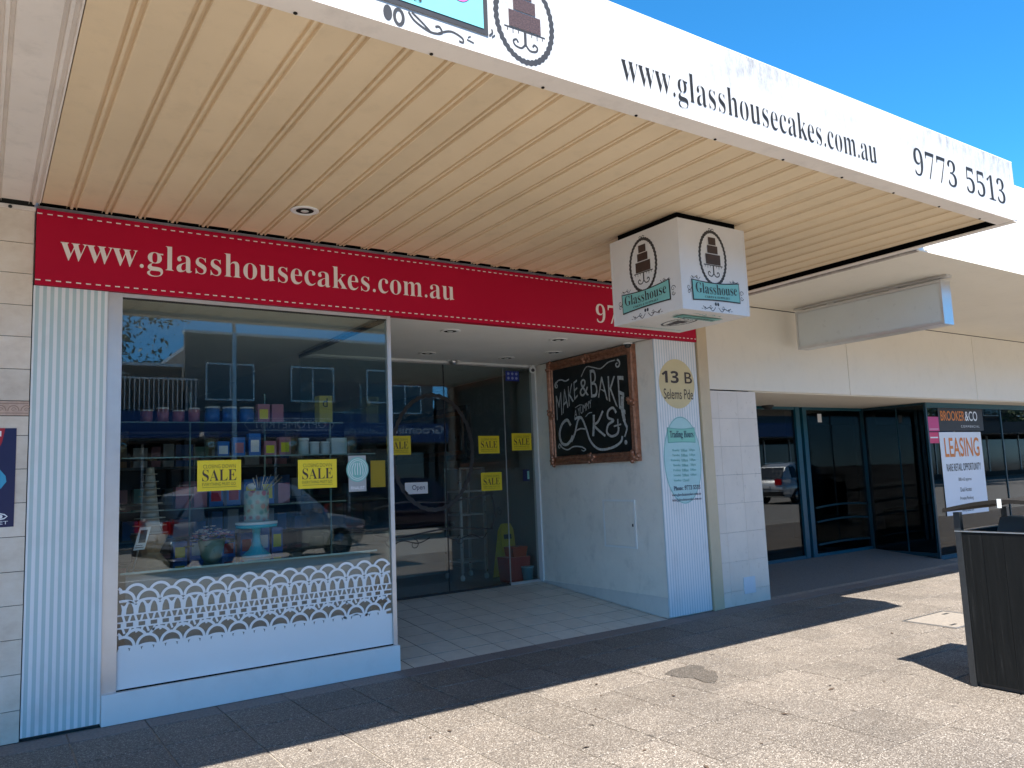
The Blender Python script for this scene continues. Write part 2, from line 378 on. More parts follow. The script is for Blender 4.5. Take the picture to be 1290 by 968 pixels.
# pavers that show in the picture, one by one
P = .45; J = .011
pv = None; bv = None
X0 = 1.86-P*5
def paver(x, y): return (x+P/2, y-P/2, 0)
hole = []
for j in range(8):
    for i in range(32):
        x = X0+i*P; y = -.235-j*P
        if y-P < -4.2: continue
        if pv is None:
            pv = MB().box(-P/2+J/2, P/2-J/2, -P/2+J/2, P/2-J/2, -.03, 0, c=.003).build('paver', 'paver', origin=(0, 0, 0))
            pv.parent = fp; pv.location = Vector(paver(x, y))-W[fp.name]
        else:
            o = inst(pv, 'paver', fp, paver(x, y)); o.location.z += random.uniform(-.0012, .0008)
            o.rotation_euler = (random.uniform(-.002, .002), random.uniform(-.002, .002), 0)
for i in range(32):
    x = X0+i*P
    if bv is None:
        bv = MB().box(-P/2+.003, P/2-.003, -.108, .108, -.03, 0, c=.003).build('border_paver', 'border', origin=(0, 0, 0))
        bv.parent = fp; bv.location = Vector((x+P/2, -.121, 0))-W[fp.name]
    else: inst(bv, 'border_paver', fp, (x+P/2, -.121, 0))
# beyond the laid-out field the pavement runs on as plain sheets
a = MB().box(-60, X0-.003, -4.25, -.005, -.03, -.001).build('paving_sheet', 'paver', fp)
a = MB().box(X0+32*P+.003, 70, -4.25, -.005, -.03, -.001).build('paving_sheet', 'paver', fp)
a = MB().box(X0+.003, X0+32*P-.003, -4.25, -.235-8*P-.003, -.03, -.001).build('paving_sheet', 'paver', fp)
# ramped neighbour threshold
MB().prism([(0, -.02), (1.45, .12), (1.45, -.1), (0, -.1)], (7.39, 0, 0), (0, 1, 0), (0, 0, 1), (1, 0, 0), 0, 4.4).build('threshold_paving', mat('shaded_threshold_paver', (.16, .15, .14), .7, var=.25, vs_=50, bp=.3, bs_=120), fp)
# worn dark mortar patch
pt = [(4.22, -1.52), (4.36, -1.46), (4.58, -1.47), (4.60, -1.56), (4.53, -1.62), (4.53, -1.74), (4.44, -1.84), (4.30, -1.93), (4.27, -1.86), (4.30, -1.74), (4.24, -1.64)]
MB().prism(pt, (0, 0, 0), (1, 0, 0), (0, 1, 0), (0, 0, 1), .0012, .0042).build('mortar_patch', paver_mat('worn_dark_aggregate', .52), fp)

ll = MB()
for k in range(46):
    x = random.uniform(1.2, 7.6); y = random.uniform(-3.2, -1.2)
    a = random.uniform(0, 6.28); L_ = random.uniform(.012, .034); w_ = L_*.35; u_ = Vector((math.cos(a), math.sin(a), .1)); v_ = Vector((-math.sin(a), math.cos(a), .15)); c_ = Vector((x, y, .006))
    ll.add([c_-u_*L_, c_+v_*w_, c_+u_*L_, c_-v_*w_], [(0, 1, 2, 3)])
tag(ll.build('leaf_litter', mat('dry_leaf', (.07, .045, .028), .8, var=.4, vs_=9)), 'scattered dry leaf bits on the sunlit footpath', 'leaf litter', kind='stuff')
# service pit cover
pc = thing('pit_cover', (7.5, -1.9, 0), 'flat square service pit cover let into the sunlit footpath near the bin', 'pit cover')
M['pit'] = mat('pit_concrete', (.21, .182, .152), .85, var=.2, vs_=60, bp=.3, bs_=100)
MB().box(7.19, 7.86, -2.13, -1.67, .0015, .007, c=.002).build('lid', 'pit', pc)
for a in ((7.165, 7.185, -2.15, -1.65), (7.865, 7.885, -2.15, -1.65)): bx('rim', 'steel', pc, *a, .0015, .0085)
for a in ((7.185, 7.865, -2.15, -2.135), (7.185, 7.865, -1.665, -1.65)): bx('rim', 'steel', pc, *a, .0015, .0085)
for x, y in ((7.3, -2.05), (7.75, -1.75)): bx('lifting_slot', 'alu_dark', pc, x-.05, x+.05, y-.014, y+.014, .0075, .0088)

# ================================================================= THE CAKE SHOP
shop = thing('cake_shop', (3.3, 0, 0), 'cake shop front with recessed glass entrance, display window and striped side panels', 'shop')
bx('wall', 'plaster', shop, .25, 6.61, .06, .30, 2.88, 4.25)
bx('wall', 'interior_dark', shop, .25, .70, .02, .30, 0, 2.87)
bx('roof', 'greywall', shop, .25, 6.61, .31, 9.0, 3.45, 3.6)  # unseen slab, added to keep daylight out of the shop
bx('wall', 'interior', shop, .27, .45, .31, 9.0, 0, 3.44)
bx('wall', 'interior', shop, 5.98, 6.60, 2.26, 9.0, 0, 3.44)
bx('wall', 'interior', shop, .46, 5.97, 8.8, 9.0, 0, 3.44)
bx('floor', 'int_floor', shop, .46, 2.79, .05, 8.79, -.05, .18)
bx('floor', 'int_floor', shop, 2.80, 5.97, 2.19, 8.79, -.05, .182)
ce = bx('ceiling', 'ceil', shop, .46, 2.76, .07, 8.79, 2.866, 2.90)
ce2 = bx('ceiling', 'ceil', shop, 2.83, 5.797, .065, 2.15, 2.862, 2.90)
ce3 = bx('ceiling', 'ceil', shop, 2.765, 5.97, 2.21, 8.79, 2.866, 2.90)
bx('cornice', 'white', shop, 2.83, 5.795, 2.10, 2.148, 2.835, 2.861)
# right wall of the entrance, plaster on a rendered base wedge
bx('side_wall', 'plaster', shop, 5.812, 6.43, .0, 2.25, .0, 2.86)
MB().prism([(0.0, .0), (2.18, .182), (2.18, .202), (0.0, .205)], (5.80, 0, 0), (0, 1, 0), (0, 0, 1), (1, 0, 0), 0, .0115).build('skirting', mat('grey_skirting', (.66, .64, .60), .5, var=.05, dirt=.2), shop)
bx('corner_bead', 'white', shop, 5.790, 5.811, 2.10, 2.178, .19, 2.86)
hb = bx('meter_hatch', 'plaster', shop, 5.800, 5.8115, .43, .90, .695, 1.160)
for a in ((.405, .425, .67, 1.185), (.905, .925, .67, 1.185)): bx('hatch_frame', 'white', hb, 5.797, 5.8115, *a)
for a in ((.425, .905, .67, .690), (.425, .905, 1.165, 1.185)): bx('hatch_frame', 'white', hb, 5.797, 5.8115, *a)
bx('latch', 'alu_dark', hb, 5.794, 5.7995, .44, .455, .90, .93)
# entrance floor, tile by tile on a ramp
rf = MB().prism([(-.03, -.0103), (2.18, .1797), (2.18, -.1), (-.03, -.1)], (2.80, 0, 0), (0, 1, 0), (0, 0, 1), (1, 0, 0), 0, 3.0).build('entrance_floor', 'tile_grout', shop)
slope = math.atan2(.19, 2.21); tl = None
for j in range(8):
    for i in range(11):
        xa = max(2.803, 2.95-.3+.3*i); xb = min(5.797, 2.95+.3*i)
        s0 = max(-.025, -.04+.3*j-.015); s1 = min(2.175, -.04+.3*(j+1)-.015)
        if xb-xa < .03 or s1-s0 < .03: continue
        full = (xb-xa) > .299 and (s1-s0) > .299
        z = -.0060+(s0+s1)/2*math.tan(slope)
        ctr = Vector(((xa+xb)/2, (s0+s1)/2, z))
        if full and tl is not None:
            o = inst(tl, 'tile', rf, ctr, (slope, 0, 0)); o.location.z += random.uniform(-.0006, .0006)
        else:
            hw, hl = (xb-xa)/2-.005, (s1-s0)/2-.006
            o = MB().box(-hw, hw, -hl, hl, -.0045, .001).build('tile', 'tile_floor', origin=(0, 0, 0))
            o.parent = rf; o.location = ctr-W[rf.name]; o.rotation_euler = (slope, 0, 0)
            if full: tl = o
# striped cladding panels, strips and post
tag(bx('striped_panel', 'stripeL', shop, .264, .698, -.012, .012, .022, 2.853), 'wide striped pale blue panel on the shop corner')
tag(bx('striped_panel', 'stripeR', shop, 5.806, 6.428, -.016, -.001, .012, 2.853), 'narrow striped pale blue panel beside the entrance')
bx('edge_trim', 'alu', shop, .699, .702, -.014, .02, .022, 2.853)
# display window
win = bx('display_window', 'alu', shop, .703, .79, -.006, .05, .198, 2.853)
bx('frame', 'alu', win, 2.772, 2.806, -.008, .032, .199, 2.853)
bx('frame', 'alu', win, .791, 2.771, -.004, .04, 2.826, 2.853)
bx('frame', 'alu_dark', win, .791, 2.771, .001, .03, 2.818, 2.8255)
bx('frame', 'void', win, .791, 2.771, -.001, .04, .199, .206)
bx('glass_pane', 'glass', win, .790, 2.7715, .008, .018, .207, 2.8175)
bx('glass_pane', 'glass', win, 2.782, 2.792, .033, 2.17, .207, 2.8175)
bx('frame', 'alu_dark', win, 2.774, 2.800, .034, 2.17, 2.818, 2.852)
bx('frame', 'alu', win, 2.776, 2.798, .034, 2.17, .199, .206)
pl = bx('plinth', 'white', shop, .703, 2.813, -.036, .05, .004, .197)
bx('plinth', 'white', shop, 2.772, 2.806, .051, 2.17, .0, .197)
# lace film on the glass
F = front(.0075, lift=.0005); lp = Print(F)
xa, xb = .792, 2.770; P2 = .1485
def clipx(pts): return [(min(max(a, xa), xb), b) for a, b in pts]
def arcs(zc, r, rz, x0, w, n=14, cut=None):
    k = 0; x = x0
    while x-r > xb: x -= P2
    while x > xa-r: x -= P2
    while x-r < xb:
        pts = [(x+r*math.cos(math.pi*i/n), zc+rz*math.sin(math.pi*i/n)) for i in range(n+1)]
        pts = [p for p in pts if xa <= p[0] <= xb and (cut is None or min(math.hypot(p[0]-x-q*P2/2, p[1]-cut[0]) for q in (-1, 1)) > cut[1])]
        if len(pts) > 1: lp.stroke(pts, w)
        x += P2
lp.rect(xa, xb, .207, .446)
x = .904
for zb in (.806, .512):
    arcs(zb, .066, .066, .904, .018, 28, (zb-.038, .064)); arcs(zb-.038, .065, .065, .904+P2/2, .018)
    arcs(zb-.060, .066, .026, .904+P2/2, .017)
for i in range(70):                     # pointed loops, lattice
    xx = .830-P2/4+i*P2/4
    if not xa+.018 < xx < xb-.018: continue
    if i % 2 == 0:
        lp.stroke([(xx-.031, .683), (xx-.027, .722), (xx-.016, .752), (xx, .764), (xx+.016, .752), (xx+.027, .722), (xx+.031, .683)], .015)
    else: lp.poly([(xx-.016, .676), (xx+.016, .676), (xx+.011, .715), (xx+.018, .752), (xx, .738), (xx-.018, .752), (xx-.011, .715)])
    t = .006 if i % 2 else -.006
    lp.stroke([(xx-t, .676), (xx+t, .636)], .014)
    lp.stroke([(xx-t, .594), (xx+t, .560)], .014)
    if i % 2: lp.rect(xx-.017, xx+.017, .600, .630)
for z0, z1 in ((.674, .684), (.628, .638), (.591, .602)): lp.rect(xa, xb, z0, z1)
x = .904-P2*2
while x < xb:                           # humps at the head of the solid film
    pts = [(x+.036*math.cos(math.pi*k/8), .4455+.034*math.sin(math.pi*k/8)) for k in range(9)]
    if xa < x-.036 and x+.036 < xb: lp.poly(pts)
    x += P2/2
lp.build('lace_film', 'lace', win)['kind'] = 'stuff'
# glass doors
dr = thing('entrance_door', (4.3, 2.18, .18), 'frameless glass shop doors at the back of the recessed entrance', 'door')
bx('door_pane', 'glass', dr, 2.802, 4.512, 2.175, 2.185, .205, 2.828)
bx('door_pane', 'glass', dr, 4.524, 5.358, 2.175, 2.185, .205, 2.828)
bx('door_pane', 'glass', dr, 5.366, 5.788, 2.175, 2.185, .215, 2.828)
bx('head_rail', 'alu', dr, 2.802, 5.788, 2.165, 2.195, 2.829, 2.860)
bx('stile', 'alu_dark', dr, 4.5135, 4.5225, 2.172, 2.19, .205, 2.828)
bx('stile', 'alu', dr, 5.3592, 5.3650, 2.172, 2.19, .205, 2.828)
bx('sill', 'alu_dark', dr, 2.802, 5.35, 2.16, 2.20, .183, .204)
bx('sill', 'alu', dr, 5.352, 5.788, 2.155, 2.205, .183, .213)
DF = front(2.1745, lift=.0003)
dp = Print(DF)
dp.ring(4.36, 1.80, .52, .66, .045, 72, 36, .006)
dp.curve([(3.6, 1.19), (3.95, 1.245), (4.5, 1.22), (5.09, 1.28), (5.13, 1.25), (5.165, 1.08), (5.12, .89), (5.08, .875), (4.5, .915), (3.9, .86), (3.6, .91)], .018)
for sx in (-1, 1):
    dp.curve([(4.38+sx*.1, .83), (4.38+sx*.25, .78), (4.38+sx*.45, .82), (4.38+sx*.6, .77), (4.38+sx*.66, .83)], .012)
    dp.spiral(4.38+sx*.3, .77, .06, 90, sx*1.2, .010); dp.spiral(4.38+sx*.86, 1.07, .05, 90, sx*1.3, .010)
dp.build('door_decal', 'black_txt', dr)
op = Print(DF); op.rect(3.98, 4.27, 1.33, 1.46); opo = op.build('open_card', 'white_txt', dr)
letters('Open', DF, 4.07, 4.23, 1.36, 1.43, 'navy', dr, lift=.003)
bq = Print(DF); bq.rect(5.40, 5.60, 2.665, 2.79); bq.build('blue_sticker', mat('blue_sticker', (.02, .04, .30), .4), dr)
bq = Print(DF, .003); [bq.ell(5.44+.06*(k % 3), 2.70+.055*(k//3), .018, .018, 12) for k in range(6)]; bq.build('sticker_print', mat('pale_blue_print', (.3, .36, .6), .5), dr)
bq = Print(DF); bq.rect(5.60, 5.70, 1.42, 1.56); bq.build('blue_sticker', 'navy', dr)
bq = Print(DF, .003); bq.rect(5.665, 5.695, 1.44, 1.54); bq.build('sticker_print', 'teal', dr)

# ================================================================= CANOPY OVER THE CAKE SHOP
can = thing('canopy', (3.5, -1.5, 3.34), 'tan ribbed street canopy with white lettered fascia over the cake shop', 'canopy')
prof = [(0, 0), (.146, 0), (.150, .019), (.164, .019), (.168, .003), (.182, .003), (.186, .019), (.200, .019), (.204, 0), (.2105, 0)]
def soffit_panel(m, name='soffit_panel'):
    mb = MB(); n = len(prof)
    poly = prof + [(.2105, .026), (0, .026)]
    mb.prism(poly, (0, 0, 0), (1, 0, 0), (0, 0, 1), (0, 1, 0), -3.045, -.100)
    mb.prism(prof[1:-1] + [(.204, .0255), (.146, .0255)], (0, 0, 0), (1, 0, 0), (0, 0, 1), (0, 1, 0), -.0995, -.034)
    return mb.build(name, m, origin=(0, 0, 0))
sp = soffit_panel('soffit'); sp.parent = can; x = .295-.1795; k = 0
for i in range(31):
    xx = .292+i*.2105
    if xx+.2105 > 6.62: break
    if i == 0: sp.location = Vector((xx, 0, 3.386))-W[can.name]
    else: inst(sp, 'soffit_panel', can, (xx, 0, 3.386))
bx('deck', 'roof_metal', can, .26, 6.79, -3.04, -.01, 3.43, 3.47)
fx = [.27, 2.44, 4.55, 6.812]
for i in range(3): bx('fascia_panel', 'fascia', can, fx[i]+.001, fx[i+1]-.001, -3.147, -3.125, 3.349, 3.832, c=.002)
bx('fascia_lip', 'soffit_white', can, .27, 6.74, -3.146, -3.020, 3.343, 3.3485)
bx('fascia_cap', 'white', can, .268, 6.813, -3.1475, -3.10, 3.8325, 3.838)
bx('end_fascia', 'white', can, 6.792, 6.812, -3.124, -.02, 3.349, 3.832)
bx('end_lip', 'soffit_white', can, 6.745, 6.811, -3.144, -.02, 3.338, 3.3475)
bx('soffit_strip', 'soffit', can, 6.6085, 6.705, -3.045, -.034, 3.386, 3.41)
bx('gap_shade_liner', 'void', can, 6.7855, 6.7915, -3.02, -.04, 3.349, 3.411)  # black lining, paints the shade inside the canopy end gap
bx('gap_shade_strip', 'void', can, 6.66, 6.785, -3.02, -.04, 3.412, 3.43)  # black strip standing in for the shadow line along the canopy end
bx('gap_shade_sheet', 'void', can, .28, 6.60, -.105, .055, 3.4125, 3.43)  # black sheet, paints the shadow gap between sign and soffit
for i in range(10):
    xx = .98+i*.605; MB().lathe([(.007, 0), (.009, -.004), (.005, -.007)], (xx, -3.035, 3.3425), 8).build('screw', 'dark_bronze', can)
FF = front(-3.147, lift=.0006)
letters('www.glasshousecakes.com.au', FF, 2.60, 4.845, 3.39, 3.60, 'grey_txt', can, serif=True, off=-.0125, space=1.02)
letters('9773', FF, 5.31, 5.885, 3.455, 3.655, 'grey_txt', can, serif=True, off=-.015, space=1.05)
letters('5513', FF, 6.03, 6.63, 3.455, 3.655, 'grey_txt', can, serif=True, off=-.015, space=1.05)
def swirl(p, ca, cb, s, sx=1, w=.008):
    p.curve([(ca, cb), (ca+sx*.25*s, cb-.22*s), (ca+sx*.5*s, cb-.05*s), (ca+sx*.75*s, cb-.12*s), (ca+sx*s, cb+.02*s)], w)
    p.spiral(ca+sx*.38*s, cb+.02*s, .12*s, 200 if sx > 0 else -20, sx*1.1, w); p.spiral(ca+sx*.86*s, cb-.12*s, .09*s, 90, sx*1.2, w*.8)
    p.curve([(ca+sx*1.0*s, cb-.15*s), (ca+sx*1.12*s, cb-.13*s)], w*.7)
def logo_oval(face, ca, cb, ra, rb, parent, tier='brown', sh=0.0, waves=True):
    p = Print(face, .0002)
    p.ring(ca, cb, ra-.07*ra, rb-.07*ra, .15*ra, 160, 40, .020*ra)
    pl = cb-.25*rb
    p.rect(ca-.68*ra, ca+.68*ra, pl-.035*rb, pl)
    p.rect(ca-.045*ra, ca+.045*ra, cb-.60*rb, pl-.03*rb)
    for s in (-1, 1):
        p.curve([(ca, cb-.55*rb), (ca+s*.14*ra, cb-.66*rb), (ca+s*.34*ra, cb-.64*rb), (ca+s*.40*ra, cb-.55*rb), (ca+s*.30*ra, cb-.50*rb), (ca+s*.24*ra, cb-.56*rb)], .055*ra)
        for k in range(3): p.rect(ca+s*(.22+.18*k)*ra-.015*ra, ca+s*(.22+.18*k)*ra+.015*ra, pl-.10*rb-.03*rb*(k % 2), pl-.035*rb)
        p.curve([(ca, cb+1.0*rb), (ca+s*.1*ra, cb+1.06*rb), (ca+s*.2*ra, cb+1.02*rb)], .035*ra)
    p.build('logo_frame', 'black_txt', parent)
    t = Print(face, .0024); a = sh
    for w, b0, b1 in ((.53, -.24, .13), (.37, .16, .44), (.26, .47, .74)):
        t.poly([(ca-w*ra, cb+b0*rb), (ca+w*ra, cb+b0*rb), (ca+w*ra, cb+b1*rb), (ca-w*ra, cb+b1*rb)])
    t.build('cake_print', tier, parent)
def banner_pts(ca, cb, w, h, bow):
    n = 10; top = [(ca-w+2*w*k/n, cb+h-bow*math.sin(math.pi*k/n)) for k in range(n+1)]; bot = [(ca+w-2*w*k/n, cb-h+bow*.4*math.sin(math.pi*k/n)) for k in range(n+1)]
    return top+bot
def banner(face, ca, cb, w, h, parent, fill, edge, txt, sub, ang=0.0, bow=.015, sw=.62):
    ro = lambda P_: [(ca+(a-ca)*math.cos(ang)-(b-cb)*math.sin(ang), cb+(a-ca)*math.sin(ang)+(b-cb)*math.cos(ang)) for a, b in P_]
    p = Print(face, .0048); p.poly(ro(banner_pts(ca, cb, w, h, bow))); p.build('banner', edge, parent)
    p = Print(face, .0072); p.poly(ro(banner_pts(ca, cb, w-.035*w, h-.035*w, bow))); p.build('banner', fill, parent)
    wr = lambda u, v, a, b: ro([(a, b-bow*.5*math.sin(math.pi*u))])[0]
    letters('Glasshouse', face, ca-.86*w, ca+.86*w, cb-.24*h, cb+.74*h, txt, parent, serif=True, off=-.006, lift=.0096, warp=wr)
    letters('CAKES & SUPPLIES', face, ca-.52*w, ca+.52*w, cb-.70*h, cb-.50*h, edge, parent, serif=True, lift=.0096, warp=lambda u, v, a, b: ro([(a, b)])[0])
    s = Print(face, .0002)
    for sx in (-1, 1):
        if sw >= .5: swirl(s, ca+sx*.06*w, cb-1.0*h-.31*sw*w, sw*w, sx, .022*w*(sw/.62)**.5)
        if sw < .5:
            s.ell(ca+sx*.205, 3.392, .020, .034, 16); s.ring(ca+sx*.255, 3.388, .020, .033, .014, 20)
            s.curve([(ca+sx*.30, 3.425), (ca+sx*.33, 3.392), (ca+sx*.40, 3.366), (ca+sx*.455, 3.376), (ca+sx*.445, 3.402), (ca+sx*.425, 3.396)], .009); s.curve([(ca+sx*.315, 3.428), (ca+sx*.365, 3.395), (ca+sx*.40, 3.368)], .008)
            s.curve([(ca+sx*.44, 3.372), (ca+sx*.50, 3.398), (ca+sx*.555, 3.385), (ca+sx*.56, 3.365), (ca+sx*.54, 3.366)], .008); s.curve([(ca+sx*.58, 3.385), (ca+sx*.615, 3.378)], .006); s.curve([(ca+sx*.585, 3.395), (ca+sx*.60, 3.405)], .005)
        swirl(s, ca+sx*.62*w, cb+1.2*h, .36*w, sx, .016*w)
        if sw >= .5: s.spiral(ca+sx*1.10*w, cb+.1*h, .09*w, 0, sx*1.2, .02*w); s.spiral(ca+sx*1.10*w, cb-.35*h, .07*w, 0, -sx*1.2, .02*w)
        else: s.curve([(ca+sx*1.01*w, cb-.98*h), (ca+sx*1.035*w, cb-.85*h), (ca+sx*1.03*w, cb-.75*h)], .008); s.curve([(ca+sx*1.03*w, cb-1.0*h), (ca+sx*1.055*w, cb-.9*h)], .006)
    [s.ell(ca+q_*.05*w, cb-1.0*h-.13*sw*w, .04*w, .10*sw*w, 16) for q_ in (-1, 1)]
    s.build('scrollwork', edge, parent)['kind'] = 'stuff'
logo_oval(FF, 2.015, 3.572, .168, .217, can, 'cake_print')
banner(FF, 1.12, 3.585, .69, .152, can, 'sky_teal', 'black_txt', 'pink', 'x', bow=.012, sw=.22)

# soffit downlight
def downlight(x, y, z, label, group):
    d = thing('downlight', (x, y, z), label, 'downlight', group)
    MB().lathe([(.062, .0), (.095, .0), (.098, -.005), (.088, -.010), (.064, -.008), (.060, .0)], (x, y, z), 28).build('trim_ring', 'white', d, True)
    MB().lathe([(.060, -.006), (.050, -.004)], (x, y, z), 24).build('reflector', 'dark_bronze', d)
    MB().lathe([(.022, -.012), (.028, -.008)], (x, y, z), 16).build('lamp', 'acrylic', d, True)
    return d
downlight(1.827, -.732, 3.3855, 'round white downlight in the tan ribbed canopy soffit', 'downlights')
for x, y, l in ((3.615, .411, 'downlight in white entrance ceiling just behind the red sign, nearer the display window'), (4.03, 1.65, 'downlight in white entrance ceiling above the left glass door pane'),
                (4.89, .42, 'downlight in white entrance ceiling behind the red sign, nearer the chalkboard'), (5.07, 1.65, 'downlight in white entrance ceiling by the doors, nearest the wall camera'), (5.36, 1.12, 'downlight in white entrance ceiling closest to the chalkboard frame')):
    downlight(x, y, 2.861, l, 'downlights')

# ================================================================= RED SIGN BOARD
rs = thing('sign_board', (3.36, -.03, 2.855), 'long crimson sign board with pale web address over the shop window', 'sign')
bx('board', 'red', rs, .269, 6.443, -.030, .055, 2.856, 3.366)
RF = front(-.030, lift=.0006)
letters('www.glasshousecakes.com.au', RF, .408, 3.412, 2.985, 3.214, 'cream_txt', rs, serif=True, off=-.0072, space=1.02)
letters('9773 5513', RF, 5.03, 6.30, 2.966, 3.158, 'cream_txt', rs, serif=True, off=-.008, space=1.05)
for z in (3.335, 2.8885):
    st = Print(RF); x = .270
    while x < 6.44: st.rect(x, min(x+.030, 6.44), z-.004, z+.004); x += .0585
    st.build('stitching', 'cream_txt', rs)['kind'] = 'stuff'

# ================================================================= CUBE LIGHT BOX
cb_ = thing('cube_sign', (4.55, -1.6, 2.645), 'white hanging cube sign with cake logo and teal name banners', 'sign')
cx0, cx1, cy0, cy1, cz0, cz1 = 4.185, 4.915, -1.975, -1.235, 2.645, 3.327
bx('housing', 'cube_white', cb_, cx0, cx1, cy0, cy1, cz0, cz1)
bx('mount_gap_shade', 'void', cb_, cx0+.045, cx1-.045, cy0+.045, cy1-.045, cz1+.001, 3.385)  # plate coloured black as the shade in the gap above the cube
for (sx, sy) in ((0, 0), (1, 0), (0, 1)):
    px, py = (cx0, cx1)[sx], (cy0, cy1)[sy]
    bx('corner_angle', 'cube_white', cb_, px-.003 if sx == 0 else px-.012, px+.012 if sx == 0 else px+.003, py-.003 if sy == 0 else py-.012, py+.012 if sy == 0 else py+.003, cz0+.001, cz1-.001)
for fc in (Face((cx0, (cy0+cy1)/2, 0), (0, -1, 0), lift=.0006), Face(((cx0+cx1)/2, cy0, 0), (1, 0, 0), lift=.0006)):
    logo_oval(fc, -.01, 3.062, .152, .215, cb_)
    banner(fc, .0, 2.805, .262, .080, cb_, 'teal', 'black_txt', 'black_txt', 'x', ang=.03, bow=.016, sw=.52)
bf = Face(((cx0+cx1)/2, (cy0+cy1)/2, cz0), (1, 0, 0), (0, 1, 0), lift=.0006); bf.N = Vector((0, 0, -1))
logo_oval(bf, 0, .02, .11, .17, cb_); banner(bf, 0, -.17, .22, .055, cb_, 'teal', 'teal_dark', 'black_txt', 'x', bow=.01)
letters('www.glasshousecakes.com.au', bf, -.28, .28, .26, .30, 'teal_dark', cb_, serif=True)

# ================================================================= CHALKBOARD ON THE ENTRANCE WALL
cbk = thing('chalkboard', (5.80, 1.03, 1.6), 'chalkboard in an ornate copper frame with cake lettering on the entrance wall', 'chalkboard')
XW = 5.811
bx('board', 'chalk_black', cbk, XW-.035, XW-.002, .37, 1.70, 1.70, 2.745)
def frame_profile(a, b, along, lo, hi, sgn):
    pass
fy0, fy1, fz0, fz1, fwid = .262, 1.808, 1.595, 2.845, .125
fpr = [(0, 0), (0, .052), (.022, .064), (.045, .05), (.058, .034), (.088, .042), (.104, .028), (.125, .030), (.125, 0)]
def frame_side(p0, p1, inward):
    p0, p1, inward = map(Vector, (p0, p1, inward)); L_ = (p1-p0).length; t = (p1-p0).normalized(); mb = MB(); n = len(fpr)
    a = [p0 + inward*u + t*u + Vector((-h, 0, 0)) for u, h in fpr]; b = [p1 + inward*u - t*u + Vector((-h, 0, 0)) for u, h in fpr]
    mb.add(a+b, [tuple(range(n)), tuple(range(2*n-1, n-1, -1))] + [(i, (i+1) % n, (i+1) % n+n, i+n) for i in range(n)])
    return mb.build('frame_side', 'copper', cbk)
xx = XW-.001
q = [(xx, fy1, fz0), (xx, fy0, fz0), (xx, fy0, fz1), (xx, fy1, fz1)]
for i, inw in enumerate(((0, 0, 1), (0, 1, 0), (0, 0, -1), (0, -1, 0))): frame_side(q[i], q[(i+1) % 4], inw)
def ornament(y, z, s):
    mb = MB()
    for k in range(9):
        a = random.uniform(0, 6.28); r = random.uniform(0, .05)*s
        c = Vector((XW-.055, y+r*math.cos(a), z+r*math.sin(a))); rr = random.uniform(.012, .026)*s
        mb.lathe([(rr*.5, -rr*.8), (rr, -rr*.3), (rr, rr*.3), (rr*.5, rr*.8)], c, 7, 'x')
    mb.build('ornament', 'copper', cbk)
for y in (fy0+.055, (fy0+fy1)/2, fy1-.055):
    for z in (fz0+.05, (fz0+fz1)/2, fz1-.05):
        if abs(y-(fy0+fy1)/2) > .1 or abs(z-(fz0+fz1)/2) > .1: ornament(y, z, 1.25)
CF = Face((XW-.035, 1.055, 0), (0, -1, 0), lift=.0006)      # a runs left to right for the reader
def archw(u, v, a, b): return a, b + .09*math.sin(math.pi*min(1, u*1.0)*.85) + (v-.5)*.05*abs(u-.5)
letters('MAKE', CF, -.60, -.18, 2.23, 2.43, 'chalk', cbk, off=-.008, space=.95, warp=lambda u, v, a, b: (a, b+.15*u - (1-v)*.10*(1-u)))
letters('&', CF, -.14, .02, 2.37, 2.57, 'chalk', cbk, off=-.006)
letters('BAKE', CF, .06, .62, 2.34, 2.66, 'chalk', cbk, off=-.008, space=.95, warp=lambda u, v, a, b: (a, b-.20*u*u*(1.2-v) + (0 if u < .3 else -(v)*.10)))
letters('A YUMMY', CF, -.26, .06, 2.13, 2.22, 'chalk', cbk, warp=lambda u, v, a, b: (a, b+.10*u))
ck = Print(CF, .0015)
ck.curve([(-.24, 2.25), (-.16, 2.275), (-.10, 2.27)], .008); ck.curve([(-.06, 2.13), (.0, 2.165), (.06, 2.17)], .008)
wide = .034
ck.curve([(-.34, 2.05), (-.40, 2.12), (-.50, 2.08), (-.56, 1.97), (-.53, 1.86), (-.44, 1.83), (-.36, 1.87), (-.31, 1.93)], wide)
ck.curve([(-.34, 1.86), (-.27, 1.95), (-.20, 2.10), (-.14, 2.13)], wide*.8); ck.curve([(-.26, 2.12), (-.14, 2.13), (-.06, 2.00), (.0, 1.86), (.10, 1.77), (.22, 1.74), (.40, 1.76), (.52, 1.81), (.55, 1.87)], wide*.8)
ck.curve([(-.25, 1.98), (-.16, 2.0), (-.07, 1.99)], wide*.5)
ck.curve([(.06, 1.90), (.08, 2.02), (.09, 2.14)], wide); ck.curve([(.25, 2.17), (.16, 2.06), (.09, 2.02), (.19, 1.94), (.27, 1.89)], wide*.8)
ck.curve([(.47, 2.13), (.42, 2.19), (.34, 2.16), (.33, 2.09), (.42, 2.05), (.33, 2.01), (.30, 1.93), (.37, 1.88), (.47, 1.90), (.50, 1.97)], wide*.8)
ck.curve([(.42, 1.985), (.54, 2.0)], wide*.5); ck.curve([(.49, 1.93), (.49, 2.06)], wide*.5)
ck.curve([(.585, 2.30), (.575, 2.16), (.60, 2.02), (.63, 1.95), (.585, 1.86)], [.05]*6+[.045]*6+[.03]*6+[.02]*7)
ck.ell(.60, 1.80, .022, .025, 14)
ck.curve([(-.60, 2.53), (-.56, 2.60), (-.48, 2.61), (-.40, 2.585), (-.33, 2.60)], .016); ck.spiral(-.575, 2.55, .045, 60, 1.1, .02)
